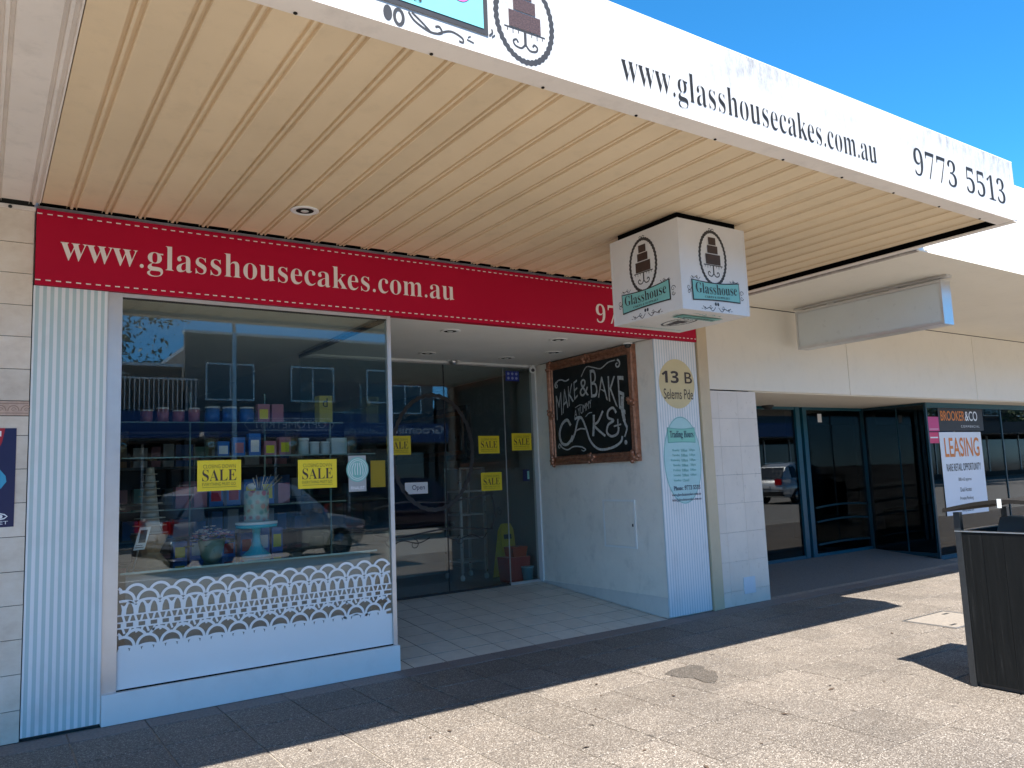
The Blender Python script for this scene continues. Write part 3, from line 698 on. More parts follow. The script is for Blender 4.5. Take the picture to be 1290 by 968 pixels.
ck.curve([(-.10, 2.60), (0.0, 2.70), (.12, 2.68), (.25, 2.65), (.38, 2.70), (.50, 2.71)], .013); ck.spiral(.53, 2.66, .05, 90, -1.1, .022)
ck.curve([(-.58, 1.85), (-.52, 1.80), (-.42, 1.77), (-.30, 1.80), (-.16, 1.79), (-.08, 1.755)], .015); ck.spiral(-.57, 1.81, .035, 0, 1.1, .014)
ck.curve([(-.16, 1.755), (-.12, 1.74), (-.08, 1.755)], .01)
ck.build('chalk_drawing', 'chalk', cbk)

# ================================================================= SECURITY CAMERAS, SENSOR
def cctv(x, y, z, d, label):
    t = thing('security_camera', (x, y, z), label, 'camera', 'security cameras')
    MB().lathe([(.045, 0), (.045, -.02), (.038, -.026)], (x, y, z), 18).build('mount', 'white', t, True)
    d = Vector(d).normalized(); p = Vector((x, y, z-.05))
    MB().tube([p-d*.03, p-d*.02, p+d*.045, p+d*.05], [.02, .04, .042, .036], 16).build('housing', 'white', t, True)
    MB().tube([p+d*.051, p+d*.056], .022, 14).build('lens', 'alu_dark', t)
cctv(5.73, 2.06, 2.855, (-.5, -1, -.35), 'small white camera in the ceiling corner above the glass door')
t = thing('security_camera', (5.75, .30, 2.862), 'dark dome camera on the ceiling above the chalkboard corner', 'camera', 'security cameras')
MB().lathe([(.05, 0), (.05, -.015), (.045, -.02)], (5.74, .30, 2.8615), 18).build('mount', 'white', t, True)
MB().lathe([(.04, -.0205), (.038, -.04), (.022, -.056), (.004, -.06)], (5.74, .30, 2.8615), 16).build('lens', 'alu_dark', t, True)
t = thing('door_sensor', (4.58, 2.06, 2.86), 'small domed motion sensor above the entrance door joint', 'sensor')
MB().lathe([(.055, 0), (.055, -.015), (.04, -.045), (.02, -.055), (.003, -.058)], (4.58, 2.04, 2.861), 18).build('dome', 'steel', t, True)
bx('base', 'white', t, 4.50, 4.66, 2.015, 2.065, 2.852, 2.8612)

# ================================================================= STICKERS ON THE RIGHT STRIPED PANEL
SF = front(-.0165, lift=.0008)
ad = thing('address_sticker', (6.115, -.0175, 2.13), 'round beige street number sticker on the narrow striped panel', 'sticker')
p = Print(SF); p.ell(6.115, 2.39, .264, .264); p.build('disc', mat('beige_vinyl', (.66, .55, .30), .5), ad)
letters('\U0001D7ED\U0001D7EF B', SF, 5.895, 6.345, 2.395, 2.525, 'brown', ad, off=.006)
letters('Selems Pde', SF, 5.91, 6.345, 2.225, 2.335, 'brown', ad)
th_ = thing('hours_sticker', (6.13, -.0175, 1.13), 'tall pale aqua oval trading hours sticker on the narrow striped panel', 'sticker')
p = Print(SF); p.ell(6.13, 1.585, .278, .457, 64); p.build('oval', mat('aqua_vinyl', (.44, .68, .68), .45), th_)
p = Print(SF, .002); p.ring(6.13, 1.585, .270, .449, .005, 64); p.build('rim_line', 'teal_dark', th_)
p = Print(SF, .002); p.poly(banner_pts(6.13, 1.845, .205, .082, .014)); p.build('banner', 'teal_dark', th_)
p = Print(SF, .0045); p.poly(banner_pts(6.13, 1.845, .197, .074, .014)); p.build('banner', mat('mint_vinyl', (.25, .58, .47), .5), th_)
letters('Trading Hours', SF, 5.955, 6.305, 1.80, 1.89, 'navy', th_, serif=True, lift=.007)
for i, (a, b, c) in enumerate((('Monday', '9.00am', '5.00pm'), ('Tuesday', '9.00am', '5.00pm'), ('Wednesday', '9.00am', '5.00pm'), ('Thursday', '9.00am', '7.00pm'), ('Friday', '9.00am', '5.00pm'), ('Saturday', '9.00am', '4.00pm'), ('Sunday', 'Closed', ''))):
    z = 1.670-i*.052
    for tx, a0, a1 in ((a, 5.975-(.03 if i == 2 else 0), 6.085), (b, 6.105, 6.20), (c, 6.225, 6.315)):
        if tx: letters(tx, SF, a0, a1, z, z+.030, 'teal_dark', th_, serif=True, lift=.004)
letters('Phone: 9773 5513', SF, 5.965, 6.36, 1.272, 1.318, 'navy', th_, serif=True, lift=.004)
letters('www.glasshousecakes.com.au', SF, 5.935, 6.365, 1.205, 1.24, 'navy', th_, serif=True, lift=.004)
letters('info@glasshousecakes.com.au', SF, 5.935, 6.365, 1.155, 1.188, 'navy', th_, serif=True, lift=.004)

# ================================================================= SALE CARDS
def sale_card(x0, x1, z0, z1, y, label, full=True):
    t = thing('sale_card', ((x0+x1)/2, y, z0), label, 'sign', 'yellow sale cards')
    bx('card', 'yellow', t, x0, x1, y-.0012, y, z0, z1)
    f = front(y-.0012, lift=.0004); w, h = x1-x0, z1-z0
    letters('SALE', f, x0+.11*w, x1-.11*w, z0+.32*h, z0+.70*h, 'brown', t, serif=True, off=-.008, lift=.001)
    letters('CLOSING DOWN', f, x0+.13*w, x1-.13*w, z0+.74*h, z0+.86*h, 'brown', t, off=-.014, lift=.001)
    letters('EVERYTHING MUST GO', f, x0+.11*w, x1-.13*w, z0+.17*h, z0+.27*h, 'brown', t, off=-.012, lift=.001)
    p = Print(f, .001); p.rect(x0+.11*w, x1-.11*w, z0+.115*h, z0+.125*h); p.build('rule', 'brown', t)
sale_card(1.288, 1.592, 1.472, 1.690, .0075, 'yellow sale card on the display window above the flowers')
sale_card(2.015, 2.324, 1.459, 1.679, .0075, 'yellow sale card on the display window to the right of the decorated cake')
sale_card(3.769, 4.066, 1.774, 1.989, 2.1735, 'yellow sale card on the glass door, half behind the window corner post')
sale_card(4.969, 5.268, 1.769, 1.982, 2.1735, 'yellow sale card on the glass door, upper of the two stacked')
sale_card(5.454, 5.752, 1.799, 2.012, 2.1735, 'yellow sale card on the narrow glass pane beside the entrance wall')
sale_card(4.989, 5.284, 1.322, 1.541, 2.1735, 'yellow sale card on the glass door, lower of the two stacked')
am = thing('amber_card', (2.68, .024, 1.446), 'plain amber paper card inside the window beside the corner post', 'card')
bx('paper', 'orange_card', am, 2.617, 2.744, .022, .024, 1.446, 1.66)
rd = thing('round_sticker', (2.5, .007, 1.49), 'round aqua sticker over a grey card on the display window', 'sticker')
wf = front(.0078, lift=.0004)
p = Print(wf); p.rect(2.422, 2.57, 1.419, 1.702); p.build('card', mat('grey_card', (.36, .38, .38), .5), rd)
p = Print(wf, .002); p.ell(2.497, 1.592, .094, .098); p.build('disc', 'teal', rd)
p = Print(wf, .0045); p.ring(2.497, 1.592, .080, .084, .004); p.ring(2.497, 1.592, .066, .070, .004)
for k in range(5): p.curve([(2.455+.021*k, 1.55), (2.45+.023*k, 1.60), (2.47+.014*k, 1.645)], .005)
p.build('emblem', 'white_txt', rd)
letters('FINALIST', wf, 2.44, 2.555, 1.435, 1.46, 'white_txt', rd)

# ================================================================= LEFT NEIGHBOUR: TILED PIER AND PALE CANOPY
ln = thing('tiled_shop', (-2.0, 0, 0), 'neighbouring shop front clad in beige marbled tiles with a patterned border course', 'shop')
lw = bx('wall', 'tile_grout', ln, -5.0, .255, .004, .30, -.05, 4.2)
zs = [.0, .19, .404, .613, .82, 1.026, 1.24, 1.45, 1.662, 1.874]
rows = list(zip(zs[:-1], zs[1:])) + [(1.874, 1.998)]
rows2 = [(2.095, 2.299), (2.299, 2.51), (2.51, 2.717), (2.717, 2.926), (2.926, 3.129), (3.129, 3.36)]
cols = [(.26-.42*(k+1), .26-.42*k) for k in range(5)]
for z0, z1 in rows+rows2:
    for a, b in cols: bx('tile', 'mtile', lw, a+.002, b-.002, -.006+random.uniform(-.0008, .0008), .0035, z0+.002, z1-.002)
for a, b in [(.26-.21*(k+1), .26-.21*k) for k in range(8)]:
    bt = bx('border_tile', 'btile', lw, a+.0015, b-.0015, -.008, .0035, 2.001, 2.092)
f = front(-.008, lift=.0006); p = Print(f)
for k in range(14):
    ca = .245-.07*k; p.arc(ca, 2.030, .030, .034, 0, 180, .006, 8); p.spiral(ca, 2.038, .014, 0, 1.2, .005)
p.rect(-1.4, .255, 2.074, 2.080); p.rect(-1.4, .255, 2.013, 2.018); p.build('border_relief', mat('border_relief', (.36, .24, .18), .5), lw)
lc = thing('pale_canopy', (-2.3, -1.5, 3.37), 'pinkish white ribbed canopy of the neighbouring tiled shop', 'canopy')
sw = soffit_panel('soffit_white'); sw.parent = lc; sw.location = Vector((.287-.2105, 0, 3.382))-W[lc.name]
for i in range(1, 26): inst(sw, 'soffit_panel', lc, (.287-.2105*(i+1), 0, 3.382))
bx('deck', 'roof_metal', lc, -5, .255, -3.04, -.01, 3.43, 3.47)
bx('fascia', 'fascia', lc, -5, .266, -3.147, -3.125, 3.349, 3.832)  # unseen front of the lengthened canopy, added to block light from the left
bx('fascia_lip', 'soffit_white', lc, -5, .266, -3.146, -3.02, 3.343, 3.3485)
bx('wall_angle', 'soffit_white', lc, -5, .262, -.03, -.008, 3.345, 3.372)
MB().lathe([(.010, 0), (.012, -.006), (.004, -.010)], (.12, -.031, 3.353), 8, 'y').build('screw', 'alu_dark', lc)
ps = thing('poster', (-.06, -.01, 1.305), 'navy and red event poster on the tiled pier at the picture edge', 'poster')
bx('sheet', 'navy', ps, -.32, .196, -.0095, -.0072, 1.305, 1.92)
pf = front(-.0095, lift=.0006)
p = Print(pf); p.poly([(-.32, 1.92), (.135, 1.92), (.12, 1.83), (.07, 1.70), (-.02, 1.63), (-.32, 1.62)]); p.build('red_shape', mat('poster_red', (.40, .015, .03), .4), ps)
p = Print(pf); p.poly([(.075, 1.665), (.115, 1.66), (.145, 1.62), (.15, 1.585), (.12, 1.54), (.10, 1.57), (.06, 1.58), (-.05, 1.57), (-.02, 1.63)]); p.build('blue_shape', mat('poster_cyan', (.05, .35, .55), .4), ps)
p = Print(pf, .002); p.rect(.0, .115, 1.868, 1.902); p.stroke([(.085, 1.372), (.105, 1.384), (.125, 1.388), (.145, 1.382), (.16, 1.37), (.145, 1.358), (.125, 1.353), (.105, 1.357)], .007, True); p.ell(.124, 1.370, .012, .012, 16); p.build('print', 'white_txt', ps)
letters('NET', pf, .085, .165, 1.322, 1.342, 'white_txt', ps)
p = Print(pf); p.rect(.02, .112, 1.445, 1.468); p.build('print', 'pink', ps)

# ================================================================= RIGHT NEIGHBOUR: CREAM POST, TILED PIER, VACANT SHOP
po = thing('cream_post', (6.525, 0, 0), 'narrow cream painted post between the striped panel and tiled pier', 'post')
bx('shaft', 'cream_post', po, 6.446, 6.605, -.028, .055, 0.0, 3.33)
bx('shaft', 'cream_post', po, 6.446, 6.478, -.036, -.0285, 0.0, 3.33)
vs_ = thing('vacant_shop', (12, 0, 0), 'vacant cream shop with tinted glass front and deep bulkhead under its canopy', 'shop')
MB().box(6.607, 6.613, -.012, .05, 0, 3.33).build('joint_strip', 'alu_dark', vs_)
for a, b in ((6.616, 9.246), (9.256, 12.543), (12.553, 15.85), (15.86, 19.15), (19.16, 24)):
    bx('bulkhead_panel', 'cream', vs_, a, b, -.012, .02, 2.348, 3.330)
bx('wall', 'alu_dark', vs_, 6.62, 24, .025, .3, 2.37, 4.6)
bx('recess_ceiling', 'cream', vs_, 7.30, 24, .021, 1.52, 2.336, 2.366)
bx('roof', 'greywall', vs_, 6.62, 24, .31, 9, 3.45, 3.6)
pr = bx('pier', 'tile_grout', vs_, 6.625, 7.374, .002, 1.40, -.02, 2.333)
zz = [0, .155, .468, .780, 1.092, 1.404, 1.716, 2.028, 2.3345]
for z0, z1 in zip(zz[:-1], zz[1:]):
    for a, b in ((6.617, 6.745), (6.745, 7.065), (7.065, 7.384)):
        bx('tile', 'ptile', pr, a+.0012, b-.0012, -.008+random.uniform(-.0005, .0005), .0015, z0+.0012, z1-.0012)
    for a, b in ((.0, .36), (.36, .72), (.72, 1.08), (1.08, 1.39)): bx('tile', 'ptile', pr, 7.3745, 7.384, a+.003, b-.0012, z0+.0012, z1-.0012)
bx('cover_plate', mat('pale_blue_plate', (.66, .70, .74), .4), pr, 6.95, 7.135, -.017, -.009, .112, .288, c=.002)
# tinted glazing in teal frames
GY = 1.42
gl = bx('shop_glazing', 'teal_frame', vs_, 10.02, 10.12, GY-.03, GY+.05, .12, 2.335)
bx('frame', 'teal_frame', gl, 10.19, 10.28, GY-.03, GY+.05, .12, 2.335)
bx('frame', 'teal_frame', gl, 7.39, 10.019, GY-.02, GY+.04, 2.295, 2.335); bx('frame', 'teal_frame', gl, 10.281, 11.72, GY-.02, GY+.04, 2.295, 2.335)
bx('frame', 'teal_frame', gl, 7.39, 10.019, GY-.02, GY+.04, .118, .16); bx('frame', 'teal_frame', gl, 10.281, 11.72, GY-.02, GY+.04, .118, .16)
bx('glass_pane', 'dark_glass', gl, 7.39, 10.019, GY+.006, GY+.016, .161, 2.294)
bx('glass_pane', 'dark_glass', gl, 10.281, 11.72, GY+.006, GY+.016, .161, 2.294)
bx('frame', 'teal_dim', gl, 11.721, 11.759, GY-.03, GY+.05, .118, 2.335)
bx('frame', 'teal_dim', gl, 11.76, 11.80, .42, GY-.031, 2.30, 2.335); bx('frame', 'teal_dim', gl, 11.76, 11.80, .42, GY-.031, .05, .10)
bx('glass_pane', 'dark_glass', gl, 11.774, 11.784, .42, GY-.031, .101, 2.299)
bx('frame', 'teal_dim', gl, 11.77, 11.81, .385, .419, .0, 2.335); bx('frame', 'teal_dim', gl, 11.768, 11.792, .84, .86, .101, 2.299)
bx('frame', 'teal_frame', gl, 11.811, 24, .385, .43, 2.26, 2.335); bx('frame', 'teal_frame', gl, 11.811, 24, .385, .43, .0, .06)
for a, b in ((11.811, 14.10), (14.15, 16.8), (16.85, 24)): bx('glass_pane', 'dark_glass', gl, a, b, .402, .412, .061, 2.259)
for x in (14.105, 16.805): bx('frame', 'teal_dim', gl, x, x+.025, .39, .43, .061, 2.259)
for z, s in ((.83, .10), (.62, .10)):
    MB().tube([(10.32+1.3*k/10, GY-.035, z+s*math.sin(math.pi*(.25+.5*k/10))-.07) for k in range(11)], .014, 8).build('push_bar', 'teal_dim', gl)
MB().tube([(10.32+1.3*k/10, GY-.035, .25+.06*math.sin(math.pi*(.25+.5*k/10))) for k in range(11)], .016, 8).build('push_bar', 'teal_dim', gl)
bx('notice', 'white_txt', gl, 10.60, 10.70, GY+.0035, GY+.0055, 2.11, 2.24)
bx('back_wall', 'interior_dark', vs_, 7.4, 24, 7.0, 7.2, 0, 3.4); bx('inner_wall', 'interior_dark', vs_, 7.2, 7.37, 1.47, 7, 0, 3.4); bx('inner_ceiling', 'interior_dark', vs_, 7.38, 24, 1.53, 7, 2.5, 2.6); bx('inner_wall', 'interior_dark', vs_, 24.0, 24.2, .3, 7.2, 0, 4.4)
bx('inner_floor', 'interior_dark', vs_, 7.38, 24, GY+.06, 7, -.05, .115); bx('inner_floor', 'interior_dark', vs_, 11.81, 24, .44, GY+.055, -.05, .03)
for x in (8.3, 12.6, 14.8): bx('inner_column', 'interior_dark', vs_, x, x+.3, 3.2, 3.5, .12, 2.49)
t = thing('exit_sensor', (9.28, 1.30, 2.33), 'small black sensor under the vacant shop recess ceiling', 'sensor')
MB().lathe([(.085, 0), (.08, -.02), (.05, -.05), (.02, -.06)], (9.28, 1.30, 2.3355), 14).build('dome', 'alu_dark', t, True)
# neighbour canopy
rc = thing('cream_canopy', (12, -1.2, 3.34), 'flat cream canopy with tall white fascia over the vacant shop', 'canopy')
bx('soffit', 'cream', rc, 6.83, 24, -2.29, -.013, 3.340, 3.37)
bx('deck', 'roof_metal', rc, 6.83, 24, -2.28, .0, 3.40, 3.44)
MB().prism([(-2.315, 3.362), (-2.295, 3.362), (-2.255, 4.33), (-2.275, 4.33)], (0, 0, 0), (0, 1, 0), (0, 0, 1), (1, 0, 0), 6.985, 24).build('fascia', 'white', rc)
bx('fascia_lip', 'cream', rc, 6.83, 24, -2.33, -2.20, 3.326, 3.339)
bx('end_trim', mat('rusty_steel_angle', (.42, .37, .33), .7, var=.3, vs_=14, dirt=.5), rc, 6.825, 6.862, -2.31, -.014, 3.322, 3.3385)
bx('end_fascia', 'white', rc, 6.84, 6.98, -2.305, -2.28, 3.345, 3.43)
# perpendicular blank light box
lb = thing('blank_light_box', (8.1, -1.0, 2.83), 'blank grey white light box hanging from the cream canopy', 'light box')
bx('panel', 'acrylic', lb, 8.008, 8.172, -1.885, -.205, 2.865, 3.262)
for a in ((-1.905, -.185, 2.835, 2.864), (-1.905, -.185, 3.263, 3.290)): bx('frame', 'alu', lb, 7.998, 8.182, *a)
for a in ((-1.905, -1.886), (-.204, -.185)): bx('frame', 'alu', lb, 7.998, 8.182, *a, 2.8645, 3.2625)
for y in (-1.38, -.62): bx('bracket', 'alu', lb, 8.05, 8.13, y-.05, y+.05, 3.2905, 3.339)
bx('mounting_channel', 'alu', lb, 8.04, 8.14, -1.95, -.14, 3.316, 3.3385)

# ---- leasing poster behind/on the glass
le = thing('leasing_poster', (12.7, .40, .62), 'white leasing poster with orange heading on the vacant shop glass', 'poster')
yl = .395
bx('sheet', mat('poster_white', (.80, .82, .86), .5, var=.02), le, 12.10, 13.38, yl-.003, yl, .62, 1.885)
lf = front(yl-.003, lift=.0008)
M['orange'] = mat('orange_print', (.75, .22, .02), .5)
letters('LEASING', lf, 12.22, 13.28, 1.50, 1.80, 'orange', le, off=.012)
letters('RARE RETAIL OPPORTUNITY', lf, 12.22, 13.27, 1.285, 1.40, 'black_txt', le, off=.006)
for tx, z, w in (('300 m2 approx', 1.115, .40), ('Dual Access', .965, .34), ('Private Parking', .825, .40), ('www.brooker.com', .66, .36)):
    letters(tx, lf, 12.73-w/2, 12.73+w/2, z, z+.065, 'black_txt', le)
br = thing('agency_board', (12.8, .40, 1.90), 'black agency board with orange and white name above the leasing poster', 'sign')
bx('sheet', 'alu_dark', br, 12.13, 13.50, yl-.003, yl, 1.905, 2.255)
letters('BROOKER', lf, 12.19, 12.92, 2.06, 2.215, 'orange', br, off=.016)
letters('&CO', lf, 12.93, 13.32, 2.06, 2.215, 'white_txt', br, off=.01)
letters('COMMERCIAL', lf, 12.78, 13.36, 1.955, 1.99, 'white_txt', br, space=1.5)
pk = thing('pink_notice', (11.95, .40, 1.72), 'pink notice on the glass left of the leasing poster', 'notice')
bx('sheet', mat('pink_paper', (.62, .05, .20), .5), pk, 11.82, 12.125, yl-.003, yl, 1.90, 2.12)
bx('sheet', mat('pink_red_paper', (.68, .04, .14), .5), pk, 11.82, 12.085, yl-.003, yl, 1.72, 1.885)
p = Print(lf); p.rect(11.84, 12.06, 1.795, 1.815); p.rect(11.84, 12.10, 1.93, 1.936); p.build('print', 'white_txt', pk)

# ================================================================= BIN ENCLOSURE
bn = thing('rubbish_bin', (5.83, -3.5, 0), 'black timber panelled street bin with arched dark metal cover', 'bin')
x0, x1, y0, y1 = 5.47, 6.17, -3.80, -3.09
bx('base', 'black_metal', bn, x0+.02, x1-.02, y0+.02, y1-.02, .005, .05)
for i in range(5):
    a = y0+.04+i*.1265; bx('plank', 'timber', bn, x0, x0+.022, a, a+.1245, .03, 1.0)
    bx('plank', 'timber', bn, x1-.022, x1, a, a+.1245, .03, 1.0)
    a = x0+.04+i*.1245; bx('plank', 'timber', bn, a, a+.1225, y0, y0+.022, .03, 1.0); bx('plank', 'timber', bn, a, a+.1225, y1-.022, y1, .03, 1.0)
for x in (x0-.004, x1-.036):
    for y in (y0-.004, y1-.036): bx('post', 'black_metal', bn, x, x+.04, y, y+.04, 0, 1.13)
for a in ((x0-.006, x1+.006, y0-.006, y0+.03), (x0-.006, x1+.006, y1-.03, y1+.006), (x0-.006, x0+.03, y0+.031, y1-.031), (x1-.03, x1+.006, y0+.031, y1-.031)): bx('top_rail', 'steel', bn, *a, 1.001, 1.008)
MB().box(x0+.045, x1-.045, y0+.045, y1-.045, .93, .965).build('tray', 'dark_bronze', bn)
MB().prism([(-.18, 0), (.18, 0), (.10, .12), (-.10, .12)], ((x0+x1)/2, (y0+y1)/2, .966), (1, 0, 0), (0, 0, 1), (0, 1, 0), -.18, .18).build('hood', 'steel', bn)
n = 12; arc_ = [((y0-.05)+(y1-y0+.10)*k/n, 1.131+.062*math.sin(math.pi*k/n)) for k in range(n+1)]
MB().prism(arc_ + [(a, b+.024) for a, b in reversed(arc_)], (0, 0, 0), (0, 1, 0), (0, 0, 1), (1, 0, 0), x0-.05, x1+.05).build('cover', 'dark_bronze', bn)
bx('cover_clip', 'acrylic', bn, x0-.054, x0-.0502, -3.42, -3.395, 1.165, 1.222)

# ================================================================= INSIDE THE DISPLAY WINDOW
ds = thing('display_counter', (1.7, .55, .18), 'white display counter with glass shelf behind the shop window', 'counter')
bx('cabinet', mat('grey_laminate', (.34, .33, .31), .5), ds, .86, 2.66, .16, 1.0, .182, .93)
bx('top', 'shelf_glass', ds, .82, 2.70, .12, 1.05, .932, .944)
bx('top_edge', mat('pale_green_edge', (.45, .58, .53), .2), ds, .82, 2.70, .116, .1195, .931, .945)
for i, (z, ya, yb) in enumerate(((1.715, .12, .62), (1.33, .75, 1.05), (2.02, .80, 1.05))):
    bx('shelf', 'shelf_glass', ds, .82, 2.70, ya, yb, z, z+.010); bx('shelf_edge', 'shelf_edge', ds, .82, 2.70, ya-.004, ya-.0005, z+.001, z+.009)
for x in (.84, 1.46, 2.08, 2.68):
    bx('shelf_post', 'shelf_edge', ds, x-.006, x+.006, 1.055, 1.071, .945, 2.3)
    MB().lathe([(.05, 0), (.05, .19)], (x if x < 2.6 else x-.1, .34, 1.7255), 20).build('riser', 'shelf_glass', ds, True)
cs = thing('cake_stand', (1.83, .45, .945), 'turquoise pedestal cake stand in the shop window', 'cake stand')
MB().lathe([(.115, 0), (.112, .012), (.06, .055), (.035, .10), (.028, .16), (.034, .215), (.05, .222), (.155, .226), (.16, .25), (.155, .252)], (1.83, .45, .9455), 32).build('pedestal', 'turq', cs, True)
MB().lathe([(.160, 0), (.160, .018)], (1.83, .45, 1.198), 32).build('cake_board', 'icing', cs)
ck_ = thing('decorated_cake', (1.83, .45, 1.217), 'tall pale decorated cake with pastel flowers and a white rose', 'cake')
m_, nt, N, L, bs = newmat('floral_icing'); vo = N.new('ShaderNodeTexVoronoi'); vo.inputs['Scale'].default_value = 22; L.new(pos(nt), vo.inputs['Vector'])
sp_ = N.new('ShaderNodeSeparateColor'); L.new(vo.outputs['Color'], sp_.inputs[0])
fl = ramp(nt, sp_.outputs[0], [(0, (.55, .12, .16)), (.3, (.62, .58, .50)), (.55, (.24, .46, .42)), (.8, (.62, .34, .30))], 'CONSTANT')
L.new(mixc(nt, ramp(nt, vo.outputs['Distance'], [(.0, (1, 1, 1)), (.35, (1, 1, 1)), (.6, (0, 0, 0))]), (.50, .62, .56, 1), fl), bs.inputs['Base Color'])
MB().lathe([(.094, 0), (.095, .235), (.088, .242)], (1.83, .45, 1.217), 32).build('tier', m_, ck_, True)
mb = MB()
for k in range(7): a = k*.9; mb.lathe([(.004, -.02), (.026-.002*k, 0), (.02-.002*k, .016)], (1.775+.012*math.cos(a), .40+.012*math.sin(a), 1.485+.003*k), 9)
mb.build('sugar_rose', 'icing', ck_, True)
mb = MB()
for k in range(9): mb.tube([(1.84+.01*k, .46, 1.455), (1.80+.03*k, .44+.01*(k % 3), 1.56+.02*(k % 2))], .003, 5)
mb.build('wire_topper', 'steel', ck_)
fb = thing('flower_arrangement', (1.47, .36, .945), 'low arrangement of pink and white sugar flowers in the window', 'flowers')
MB().lathe([(.05, 0), (.07, .03), (.10, .16), (.095, .165)], (1.47, .36, .9455), 20).build('bowl', mat('sage_ceramic', (.16, .22, .16), .4), fb, True)
for nm, cl in (('pink_blooms', (.52, .24, .34)), ('white_blooms', (.70, .66, .68)), ('leaves', (.08, .13, .06))):
    mb = MB()
    for k in range(34):
        a = random.uniform(0, 6.28); r = .155*math.sqrt(random.random()); h = .26*(1-(r/.2)**2*.5)+random.uniform(-.03, .01)
        if nm == 'leaves': r *= 1.15; h -= .05
        c = Vector((1.47+r*math.cos(a), .36+r*math.sin(a)*.75, .9455+h)); s = random.uniform(.010, .022)
        for q_ in range(5):
            e = Vector((math.cos(q_*1.257+a), math.sin(q_*1.257+a), .35))*s; g = Vector((-e.y, e.x, .01))*.5
            mb.add([c, c+e*.6+g, c+e*1.2, c+e*.6-g], [(0, 1, 2, 3)])
    mb.build(nm, mat(nm+'_petal', cl, .6, var=.3, vs_=40), fb)
tw = thing('cupcake_tower', (1.05, .42, .945), 'tiered clear cupcake tower on a brown card base in the window', 'cupcake tower')
m2 = mat('birch_tier', (.62, .56, .46), .5); m3 = mat('birch_core', (.48, .44, .37), .6)
MB().lathe([(.14, 0), (.14, .01), (.075, .09), (.07, .10), (.13, .22), (.13, .232)], (1.05, .42, .9455), 10).build('card_base', 'cardboard', tw)
for k in range(9):
    z = 1.185+k*.053; r = .125-.0095*k
    MB().lathe([(r, 0), (r, .005)], (1.05, .42, z), 24).build('tier', m2, tw); MB().lathe([(r*.62, .0055), (r*.55, .0515)], (1.05, .42, z), 20).build('tier_core', m3, tw, True)
pcd = thing('price_card', (.93, .26, .945), 'small leaning white information card beside the cupcake tower', 'card')
pf_ = Face((.93, .26, .9455), (math.cos(.3), math.sin(.3), 0), (.16, -.1, .98), lift=0.0)
mb = MB(); mb.prism([(-.04, 0.14), (.04, .14), (.055, .30), (-.025, .30)], pf_.O, pf_.U, pf_.V, pf_.N, 0, .003); mb.build('card', 'icing', pcd)
MB().tube([pf_.at(.0, .0, -.02), pf_.at(.0, .15, -.004)], .006, 6).build('stick', 'steel', pcd)
p = Print(pf_, .0035); p.rect(-.015, .035, .19, .28); p.rect(-.03, .03, .155, .16); p.rect(-.03, .02, .17, .174); p.build('print', 'black_txt', pcd)
# stock on the shelves
def box_item(name, x, y, z, w, d, h, m, label, cat, group):
    t = thing(name, (x, y, z), label, cat, group)
    bx('carton', m, t, x-w/2, x+w/2, y-d/2, y+d/2, z+.0005, z+h)
    p = Print(front(y-d/2, lift=.0006)); p.rect(x-w*.36, x+w*.36, z+h*.2, z+h*.72); p.build('label', random.choice(['pink_tin', 'white_tin', 'redlamp', 'cream_txt', 'yellow']), t)
def tin_item(x, y, z, r, h, m, label, group):
    t = thing('tin', (x, y, z), label, 'tin', group)
    MB().lathe([(r, 0), (r, h*.9)], (x, y, z+.0005), 20).build('can', m, t, True); MB().lathe([(r*1.04, h*.9005), (r*1.04, h)], (x, y, z+.0005), 20).build('lid', 'white', t, True)
M['blue_tin'] = mat('blue_tin', (.02, .14, .42), .35); M['pink_tin'] = mat('pink_tin', (.45, .16, .20), .4); M['white_tin'] = mat('white_tub', (.55, .58, .58), .4)
ORD = ('leftmost', 'second', 'third', 'fourth', 'fifth', 'sixth', 'seventh', 'eighth', 'ninth', 'tenth', 'eleventh', 'twelfth', 'thirteenth', 'fourteenth', 'fifteenth', 'sixteenth', 'seventeenth', 'eighteenth', 'nineteenth', 'twentieth')
for k, x in enumerate((1.60, 1.74, 1.88)): tin_item(x, .90, 2.0305, .058, .13, M['blue_tin'], ('leftmost', 'middle', 'rightmost')[k]+' blue tin on the high glass shelf behind the window', 'blue tins on the high shelf')
for k, x in enumerate((2.02, 2.14)): box_item('sweet_box', x, .92, 2.0305, .10, .08, .16, M['pink_tin'], ('pink box next to the blue tins on the high glass shelf', 'pink box furthest from the blue tins on the high glass shelf')[k], 'box', 'pink boxes on the high shelf')
for k, x in enumerate((1.62, 1.76, 1.90, 2.04)): box_item('blue_box', x, .90, 1.341, .11, .10, .21+.02*(k % 2), M['blue_tin'], ORD[k]+' blue box on the middle glass shelf behind the cake', 'box', 'blue boxes on the middle shelf')
for k, x in enumerate((1.36, 1.50, 2.18)): box_item('red_box', x, .90, 1.341, .10, .10, .17, M['pink_tin'], ('reddish box at the far left of the middle glass shelf', 'reddish box just left of the blue boxes on the middle shelf', 'reddish box just right of the blue boxes on the middle shelf')[k], 'box', 'reddish boxes on the middle shelf')
for k, x in enumerate((1.58, 1.70, 1.98, 2.09)): box_item('blue_box', x, .80, .945, .09, .09, .20, M['blue_tin'], ORD[k]+' blue box on the counter behind the cake stand', 'box', 'blue boxes on the counter')
for k, x in enumerate((1.30, 1.42, 1.66, 1.80)): box_item('blue_carton', x, .66, .945, .10, .09, .15+.03*(k % 2), M['blue_tin'], ORD[k]+' low blue carton on the counter around the flowers', 'box', 'low blue cartons on the counter')
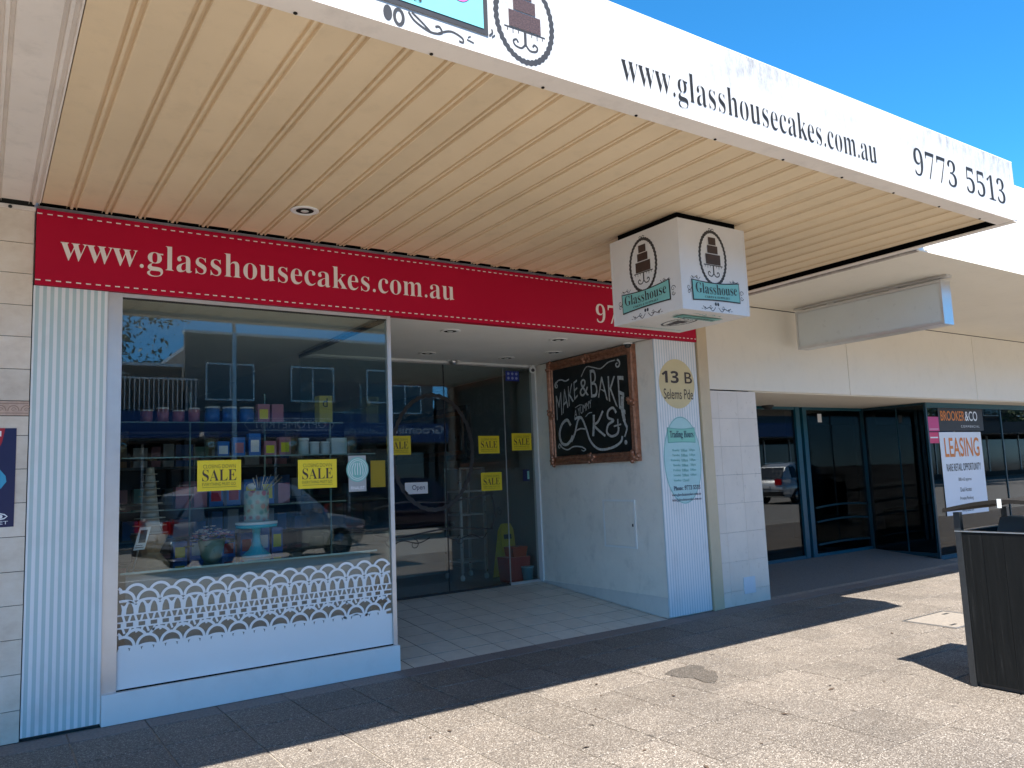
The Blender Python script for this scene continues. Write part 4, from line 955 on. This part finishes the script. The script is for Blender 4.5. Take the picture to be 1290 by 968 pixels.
for k, x in enumerate((1.10, 1.22, 1.34, 1.46)): tin_item(x, .92, 2.0305, .045, .10+.02*(k % 2), M['pink_tin'], ORD[k]+' small rose tin on the high shelf left of the blue tins', 'small rose tins')
for k, x in enumerate((1.56, 1.68, 1.80, 1.92, 2.04)): box_item('tall_carton', x, .42, 1.7255, .09, .08, .12+.03*(k % 3), M['pink_tin' if k > 2 else 'blue_tin'], ORD[k]+' tall carton on the front glass shelf above the sale card', 'box', 'tall cartons on the front shelf')
for k, x in enumerate((2.20, 2.29, 2.38)): tin_item(x, .40, 1.7255, .040, .11+.03*(k == 0), M['white_tin'], ('tall white tub on the front glass shelf', 'middle small white tub on the front glass shelf', 'small white tub beside the white box on the front shelf')[k], 'white tubs on the front shelf')
box_item('white_box', 2.49, .42, 1.7255, .13, .12, .14, M['white_tin'], 'white box on the front glass shelf near the corner post', 'box', 'white boxes')
dk = thing('diy_cube_stack', (2.60, .85, .945), 'yellow lettered cubes stacked at the end of the window display', 'cubes')
for k, (dx, z) in enumerate(((0, 2.0305), (0, 2.1515))):
    bx('cube', mat('mustard_cube%d' % k, (.42, .36, .06), .6), dk, 2.50, 2.62, .84, .96, z, z+.12)
letters('d', front(.84), 2.53, 2.575, 2.17, 2.25, 'black_txt', dk)
# back of shop: wall shelving seen dimly through the glass
sh = thing('wall_shelving', (2.0, 5.0, .18), 'dark stocked shelving unit deep inside the shop', 'shelving')
bx('back_panel', 'interior_dark', sh, .6, 3.8, 5.3, 5.34, .185, 2.4)
for z in (.4, .85, 1.3, 1.75, 2.2): bx('shelf', 'interior', sh, .6, 3.8, 4.95, 5.295, z, z+.03)
bxs = []
for zi, z in enumerate((.43, .88, 1.33, 1.78)):
    x = .65; nb = 0
    while x < 3.7:
        nb += 1
        w = random.uniform(.10, .22); h = random.uniform(.15, .33)
        t = thing('stock_box', (x+w/2, 5.1, z), ('%s stock box on the %s shelf of the dark shelving inside' % (ORD[nb-1], ('bottom', 'second', 'third', 'top')[zi])), 'box', 'stock boxes on the inner shelving')
        bx('carton', random.choice(['white_tin', 'pink_tin', 'blue_tin', 'cardboard', 'teal', 'interior']), t, x, x+w, 5.0, 5.2, z+.0005, z+h); x += w+random.uniform(.02, .12)
# things behind the doors
ct = thing('service_counter', (5.2, 4.0, .18), 'pale service counter inside the shop behind the doors', 'counter')
bx('front', mat('cream_counter', (.55, .53, .48), .5), ct, 3.9, 5.5, 3.9, 4.5, .183, .83); bx('top', 'interior_dark', ct, 3.85, 5.55, 3.85, 4.55, .831, .87)
tr = thing('bakery_trolley', (5.3, 3.0, .18), 'tall steel bakery trolley rack on castors inside the door', 'trolley')
for x in (5.14, 5.50):
    for y in (2.95, 3.35):
        bx('upright', 'steel', tr, x, x+.03, y, y+.03, .28, 1.62)
        MB().lathe([(.035, -.014), (.035, .014)], (x+.015, y+.015, .2185), 14, 'x').build('castor', 'white', tr)
        bx('castor_fork', 'steel', tr, x+.008, x+.022, y+.006, y+.024, .255, .28)
for z in (.4, .7, 1.0, 1.3, 1.6): bx('tray', 'steel', tr, 5.172, 5.498, 2.985, 3.345, z, z+.02)
wsn = thing('wet_floor_sign', (5.70, 2.62, .18), 'yellow folding wet floor sign inside the glass', 'floor sign')
mb = MB(); mb.prism([(-.12, 0), (.12, 0), (.10, .62), (.06, .70), (-.06, .70), (-.10, .62)], (5.72, 2.70, .184), (1, 0, 0), (0, .12, .99), (0, -1, .1), 0, .012); mb.build('panel', mat('safety_yellow', (.62, .46, .02), .45), wsn)
mb = MB(); mb.prism([(-.12, 0), (.12, 0), (.10, .62), (.06, .70), (-.06, .70), (-.10, .62)], (5.72, 2.95, .184), (1, 0, 0), (0, -.2, .98), (0, -1, -.1), 0, .012); mb.build('panel', 'yellow', wsn)
f_ = Face((5.72, 2.688, .184), (1, 0, 0), (0, .12, .99), lift=.001); p = Print(f_); p.rect(-.06, .06, .50, .56); p.curve([(-.06, .25), (0, .34), (.05, .28), (.03, .40)], .014); p.curve([(-.05, .2), (.06, .22)], .012); p.build('print', 'black_txt', wsn)
mbk = thing('mop_bucket', (5.62, 2.45, .18), 'red mop bucket inside the narrow glass pane', 'bucket')
MB().prism([(-.14, 0), (.14, 0), (.17, .30), (-.17, .30)], (5.60, 2.45, .184), (1, 0, 0), (0, 0, 1), (0, 1, 0), -.12, .12).build('tub', mat('red_plastic', (.45, .03, .015), .35), mbk)
MB().prism([(-.06, 0), (.12, 0), (.15, .12), (-.08, .12)], (5.60, 2.45, .485), (1, 0, 0), (0, 0, 1), (0, 1, 0), -.10, .10).build('wringer', mat('orange_red_plastic', (.5, .06, .01), .35), mbk)
bbk = thing('small_bucket', (5.70, 2.28, .18), 'pale blue bucket in front of the red mop bucket', 'bucket')
MB().lathe([(.055, 0), (.075, .17), (.082, .172), (.082, .185), (.07, .183)], (5.695, 2.295, .184), 22).build('tub', mat('pale_blue_plastic', (.22, .42, .48), .35), bbk, True)
pfm = thing('gilt_mirror', (5.97, 5.2, 1.9), 'black and gold framed mirror on the inner shop wall', 'mirror')
bx('frame', 'alu_dark', pfm, 5.90, 5.975, 4.0, 6.4, 1.75, 2.55); bx('inner_frame', 'copper', pfm, 5.895, 5.8995, 4.08, 6.32, 1.83, 2.47); bx('mirror_glass', 'steel', pfm, 5.890, 5.8945, 4.14, 6.26, 1.89, 2.41)

# ================================================================= STREET BEHIND, SEEN IN THE GLASS
def opp_building(x0, x1, y, zc, zt, wallm, label, sign, n_win, gable=False):
    b = thing('opposite_shop', ((x0+x1)/2, y, 0), label, 'shop')
    bx('wall', wallm, b, x0, x1, y-9, y-.02, 3.0, zt)
    bx('side_wall', wallm, b, x0, x0+.3, y-9, y-.02, -.01, 2.999); bx('side_wall', wallm, b, x1-.3, x1, y-9, y-.02, -.01, 2.999)
    bx('shopfront_back', 'interior_dark', b, x0+.31, x1-.31, y-3, y-2.9, -.01, 2.999)
    nd = max(2, int((x1-x0)/2.4))
    for i in range(nd):
        a = x0+.35+(x1-x0-.7)*i/nd; c = x0+.35+(x1-x0-.7)*(i+1)/nd
        bx('shop_window', 'pane_dark', b, a+.06, c-.06, y-.35, y-.30, .35, 2.7); bx('mullion', 'alu', b, a-.04, a+.04, y-.36, y-.25, -.01, 2.99)
    bx('stallriser', wallm, b, x0+.31, x1-.31, y-.40, y-.22, -.01, .34)
    aw = bx('awning', 'white', b, x0+.02, x1-.02, y, y+2.6, 3.08, 3.20); bx('awning_fascia', sign, aw, x0+.02, x1-.02, y+2.602, y+2.68, 3.02, 3.80)
    for i in range(n_win):
        a = x0+(x1-x0)*(i+.22)/n_win; c = x0+(x1-x0)*(i+.78)/n_win
        f_ = bx('window', 'alu', b, a, c, y-.019, y+.04, 4.45, 5.75); bx('pane', 'pane_dark', f_, a+.06, (a+c)/2-.03, y+.041, y+.05, 4.51, 5.69); bx('pane', 'pane_dark', f_, (a+c)/2+.03, c-.06, y+.041, y+.05, 4.51, 5.69)
    if gable:
        MB().prism([(x0-.5, zt), (x1+.5, zt), ((x0+x1)/2, zt+1.6)], (0, 0, 0), (1, 0, 0), (0, 0, 1), (0, 1, 0), y-9.5, y+.6).build('roof', 'greywall', b)
        mb = MB(); mb.prism([(x0-.7, zt-.12), (x0-.5, zt-.12), ((x0+x1)/2, zt+1.5), (x1+.5, zt-.12), (x1+.7, zt-.12), ((x0+x1)/2, zt+1.75)], (0, 0, 0), (1, 0, 0), (0, 0, 1), (0, 1, 0), y+.601, y+.75); mb.build('bargeboard', 'white', b)
    else:
        bx('parapet', wallm, b, x0, x1, y-.3, y-.015, zt+.001, zt+.55); bx('roof', 'roof_metal', b, x0+.02, x1-.02, y-9, y-.31, zt+.01, zt+.15)
        bx('coping', 'white', b, x0-.03, x1+.03, y-.36, y+.05, zt+.551, zt+.65)
    return b
YO = -22.0
b1 = opp_building(-14, 3.2, YO, 0, 5.3, 'brickwall', 'single gabled brick shop across the street', M['interior_dark'], 4, True)
b2 = opp_building(3.3, 5.6, YO, 0, 5.0, 'brickwall', 'narrow brick shop with balcony railing across the street', M['blue_sign'], 0)
mb = MB(); mb.box(3.35, 5.55, YO+2.45, YO+2.5, 4.80, 4.85)
mb.build('railing', 'white', b2)
for k in range(17): bx('baluster', 'white', b2, 3.37+k*.133, 3.395+k*.133, YO+2.46, YO+2.485, 3.805, 4.799)
b3 = opp_building(5.7, 17.5, YO, 0, 6.2, 'greywall', 'two storey grey shop with blue awning fascia across the street', M['blue_sign'], 4)
b4 = opp_building(17.7, 34, YO, 0, 4.6, 'brickwall', 'low brick shop row further along across the street', M['interior_dark'], 0)
b5 = opp_building(34.2, 52, YO, 0, 6.4, 'greywall', 'distant grey two storey shop across the street', M['blue_sign'], 5)
b6 = opp_building(52.3, 78, YO, 0, 5.6, 'brickwall', 'long brick shop row at the far end of the opposite side', M['interior_dark'], 6)
b7 = opp_building(78.3, 125, YO, 0, 7.0, 'greywall', 'last tall grey shop block far along the opposite side', M['blue_sign'], 9)
OF = Face((0, YO+2.68, 0), (-1, 0, 0), lift=.004)
letters('Grooming Centre', OF, -16.5, -12.0, 3.26, 3.72, 'white_txt', b3, off=.012)
letters('OPTOMETRIST', OF, -9.6, -7.2, 3.30, 3.56, 'white_txt', b3)
p = Print(OF); p.stroke([(-9.75, 3.24), (-7.05, 3.24), (-6.93, 3.43), (-7.05, 3.62), (-9.75, 3.62), (-9.87, 3.43)], .03, True); p.build('sign_outline', 'white_txt', b3)
# cars
def car(loc, rot, col, label):
    t = thing('parked_car', (0, 0, 0), label, 'car', 'cars parked across the road')
    m = mat('car_paint_'+label[:5], col, .22, .3, var=.02, coat=.8)
    st = [(-2.25, .42, .62, .78), (-2.2, .30, .98, .86), (-1.6, .26, 1.02, .90), (0, .24, 1.02, .91), (1.0, .24, 1.0, .90), (1.55, .26, .92, .88), (2.1, .28, .78, .82), (2.28, .40, .62, .70)]
    mb = MB(); n = 8
    for x, zb, zt, w in st:
        sec = [(-w*.9, zb), (w*.9, zb), (w, zb+.18), (w, (zb+zt)/2+.05), (w*.95, zt), (w*.5, zt+.02), (-w*.5, zt+.02), (-w*.95, zt)]
        mb.v += [Vector((x, a, z)) for a, z in sec]
        # keep eight points per station
    for i in range(len(st)-1):
        for k in range(n): mb.f.append((i*n+k, i*n+(k+1) % n, (i+1)*n+(k+1) % n, (i+1)*n+k))
    mb.f += [tuple(range(n)), tuple(range((len(st)-1)*n+n-1, (len(st)-1)*n-1, -1))]
    body = mb.build('body', m, t, True)
    cab = [(-2.12, 1.0, .80, 1.0), (-1.75, 1.0, .84, 1.52), (-1.2, 1.0, .85, 1.66), (.1, 1.0, .85, 1.67), (.55, 1.0, .84, 1.58), (1.25, .98, .80, 1.0)]
    mb = MB()
    for x, z0, w, z1 in cab: mb.v += [Vector((x, -w, z0)), Vector((x, -w*.80, max(z1, z0+.02))), Vector((x, w*.80, max(z1, z0+.02))), Vector((x, w, z0))]
    for i in range(len(cab)-1):
        for k in range(3): mb.f.append((i*4+k, i*4+k+1, i*4+5+k, i*4+4+k))
    mb.f += [(0, 1, 2, 3), (20, 23, 22, 21)]
    mb.build('cabin', m, t)
    for s in (-1, 1):
        for a, b in ((-1.62, -.62), (-.55, .38)):
            mb = MB(); y0_, y1_ = s*.842, s*.705
            mb.add([(a, y0_, 1.06), (b+.12 if b > 0 else b, y0_, 1.06), (b, y1_, 1.53), (a+(.12 if a < -1 else 0), y1_, 1.53), (a, y0_*.98, 1.06), (b, y0_*.98, 1.06), (b, y1_*.98, 1.53), (a, y1_*.98, 1.53)], [(0, 1, 2, 3), (4, 7, 6, 5), (0, 4, 5, 1), (1, 5, 6, 2), (2, 6, 7, 3), (3, 7, 4, 0)])
            mb.build('side_window', 'pane_dark', t)
        for x in (-1.38, 1.42):
            w_ = MB().lathe([(.20, -.11), (.32, -.10), (.335, -.06), (.335, .06), (.32, .10), (.20, .11)], (x, s*.80, .335), 22, 'y').build('wheel', 'rubber', t, True)
            MB().lathe([(.19, -.115), (.20, .0), (.19, .115)], (x, s*.805, .335), 16, 'y').build('rim', 'steel', w_, True)
        bx('tail_light', 'redlamp', t, -2.27, -2.12, s*.62-.16, s*.62+.17, .80, 1.02); bx('headlight', 'acrylic', t, 2.05, 2.22, s*.60-.14, s*.60+.14, .62, .76)
        bx('mirror', m, t, .72, .86, s*.98-.09, s*.98+.09, 1.0, 1.12); bx('roof_rail', 'steel', t, -1.5, .2, s*.60-.02, s*.60+.02, 1.68, 1.71)
    mb = MB(); mb.add([(-2.14, -.7, 1.06), (-2.14, .7, 1.06), (-1.80, .60, 1.50), (-1.80, -.60, 1.50), (-2.08, -.7, 1.06), (-2.08, .7, 1.06), (-1.74, .60, 1.50), (-1.74, -.60, 1.50)], [(0, 1, 2, 3), (4, 7, 6, 5), (0, 4, 5, 1), (1, 5, 6, 2), (2, 6, 7, 3), (3, 7, 4, 0)]); mb.build('rear_window', 'pane_dark', t)
    mb = MB(); mb.add([(1.22, -.72, 1.05), (1.22, .72, 1.05), (.62, .62, 1.55), (.62, -.62, 1.55), (1.16, -.72, 1.05), (1.16, .72, 1.05), (.56, .62, 1.55), (.56, -.62, 1.55)], [(0, 1, 2, 3), (4, 7, 6, 5), (0, 4, 5, 1), (1, 5, 6, 2), (2, 6, 7, 3), (3, 7, 4, 0)]); mb.build('windscreen', 'pane_dark', t)
    bx('bumper', 'rubber', t, -2.30, -2.16, -.82, .82, .34, .52); bx('number_plate', 'white_txt', t, -2.292, -2.255, -.19, .19, .66, .77)
    t.location = loc; t.rotation_euler = (0, 0, rot)
car((5.0, -11.2, -.14), R(-14), (.62, .63, .64), 'silver car reflected in the display window')
car((10.4, -10.6, -.14), R(10), (.05, .03, .06), 'dark purple car reflected in the glass door')
car((29.3, -12.6, -.14), R(0), (.75, .75, .74), 'white car reflected in the vacant shop glass')
car((-3.0, -11.8, -.14), R(-4), (.45, .46, .47), 'pale grey car parked beyond the road outside the view')
# trees and lamp
def tree(x, y, h, r, label, n=2600):
    t = thing('street_tree', (x, y, 0), label, 'tree', 'street trees')
    mb = MB(); mb.tube([(x, y, -.3), (x+.1, y, h*.25), (x-.05, y+.1, h*.5), (x, y, h*.75)], [.22, .18, .13, .06], 9)
    for k in range(7):
        a = k*.9; z = h*(.35+.05*k); mb.tube([(x, y, z), (x+r*.35*math.cos(a), y+r*.35*math.sin(a), z+h*.12), (x+r*.7*math.cos(a), y+r*.7*math.sin(a), z+h*.2)], [.08, .05, .02], 6)
    mb.build('trunk', 'bark', t)
    cl = [(Vector((x+random.uniform(-.75, .75)*r, y+random.uniform(-.75, .75)*r, h*random.uniform(.5, .95))), r*random.uniform(.22, .45)) for _ in range(16)]
    mb = MB()
    for k in range(n):
        c, rr = random.choice(cl); d = Vector((random.gauss(0, 1), random.gauss(0, 1), random.gauss(0, .8))); d = d.normalized()*rr*random.random()**.4
        q_ = c+d; u = Vector((random.gauss(0, 1), random.gauss(0, 1), random.gauss(0, 1))).normalized(); w = u.orthogonal().normalized(); s = random.uniform(.08, .18)
        mb.add([q_-u*s, q_+w*s*.45, q_+u*s, q_-w*s*.45], [(0, 1, 2, 3)])
    mb.build('crown', 'leaf', t)
tree(4.6, -38, 11.5, 4.2, 'broad tree behind the brick shop across the street')
tree(27, -19.2, 6.5, 2.4, 'small street tree across the road from the vacant shop')
tree(47, -19.4, 7.5, 2.6, 'taller street tree in front of the distant grey shop', 1800)
tree(64, -19.4, 7.0, 2.8, 'street tree before the long brick shop row', 1800)
sl = thing('street_lamp', (6.4, -18.5, 0), 'grey street lamp on the opposite footpath', 'street lamp')
MB().tube([(6.4, -18.5, -.01), (6.4, -18.5, 6.2), (6.3, -18.3, 6.7), (5.9, -17.6, 6.95)], [.09, .06, .05, .04], 10).build('pole', 'steel', sl); bx('lantern', 'white', sl, 5.6, 6.1, -17.75, -17.35, 6.9, 7.05)
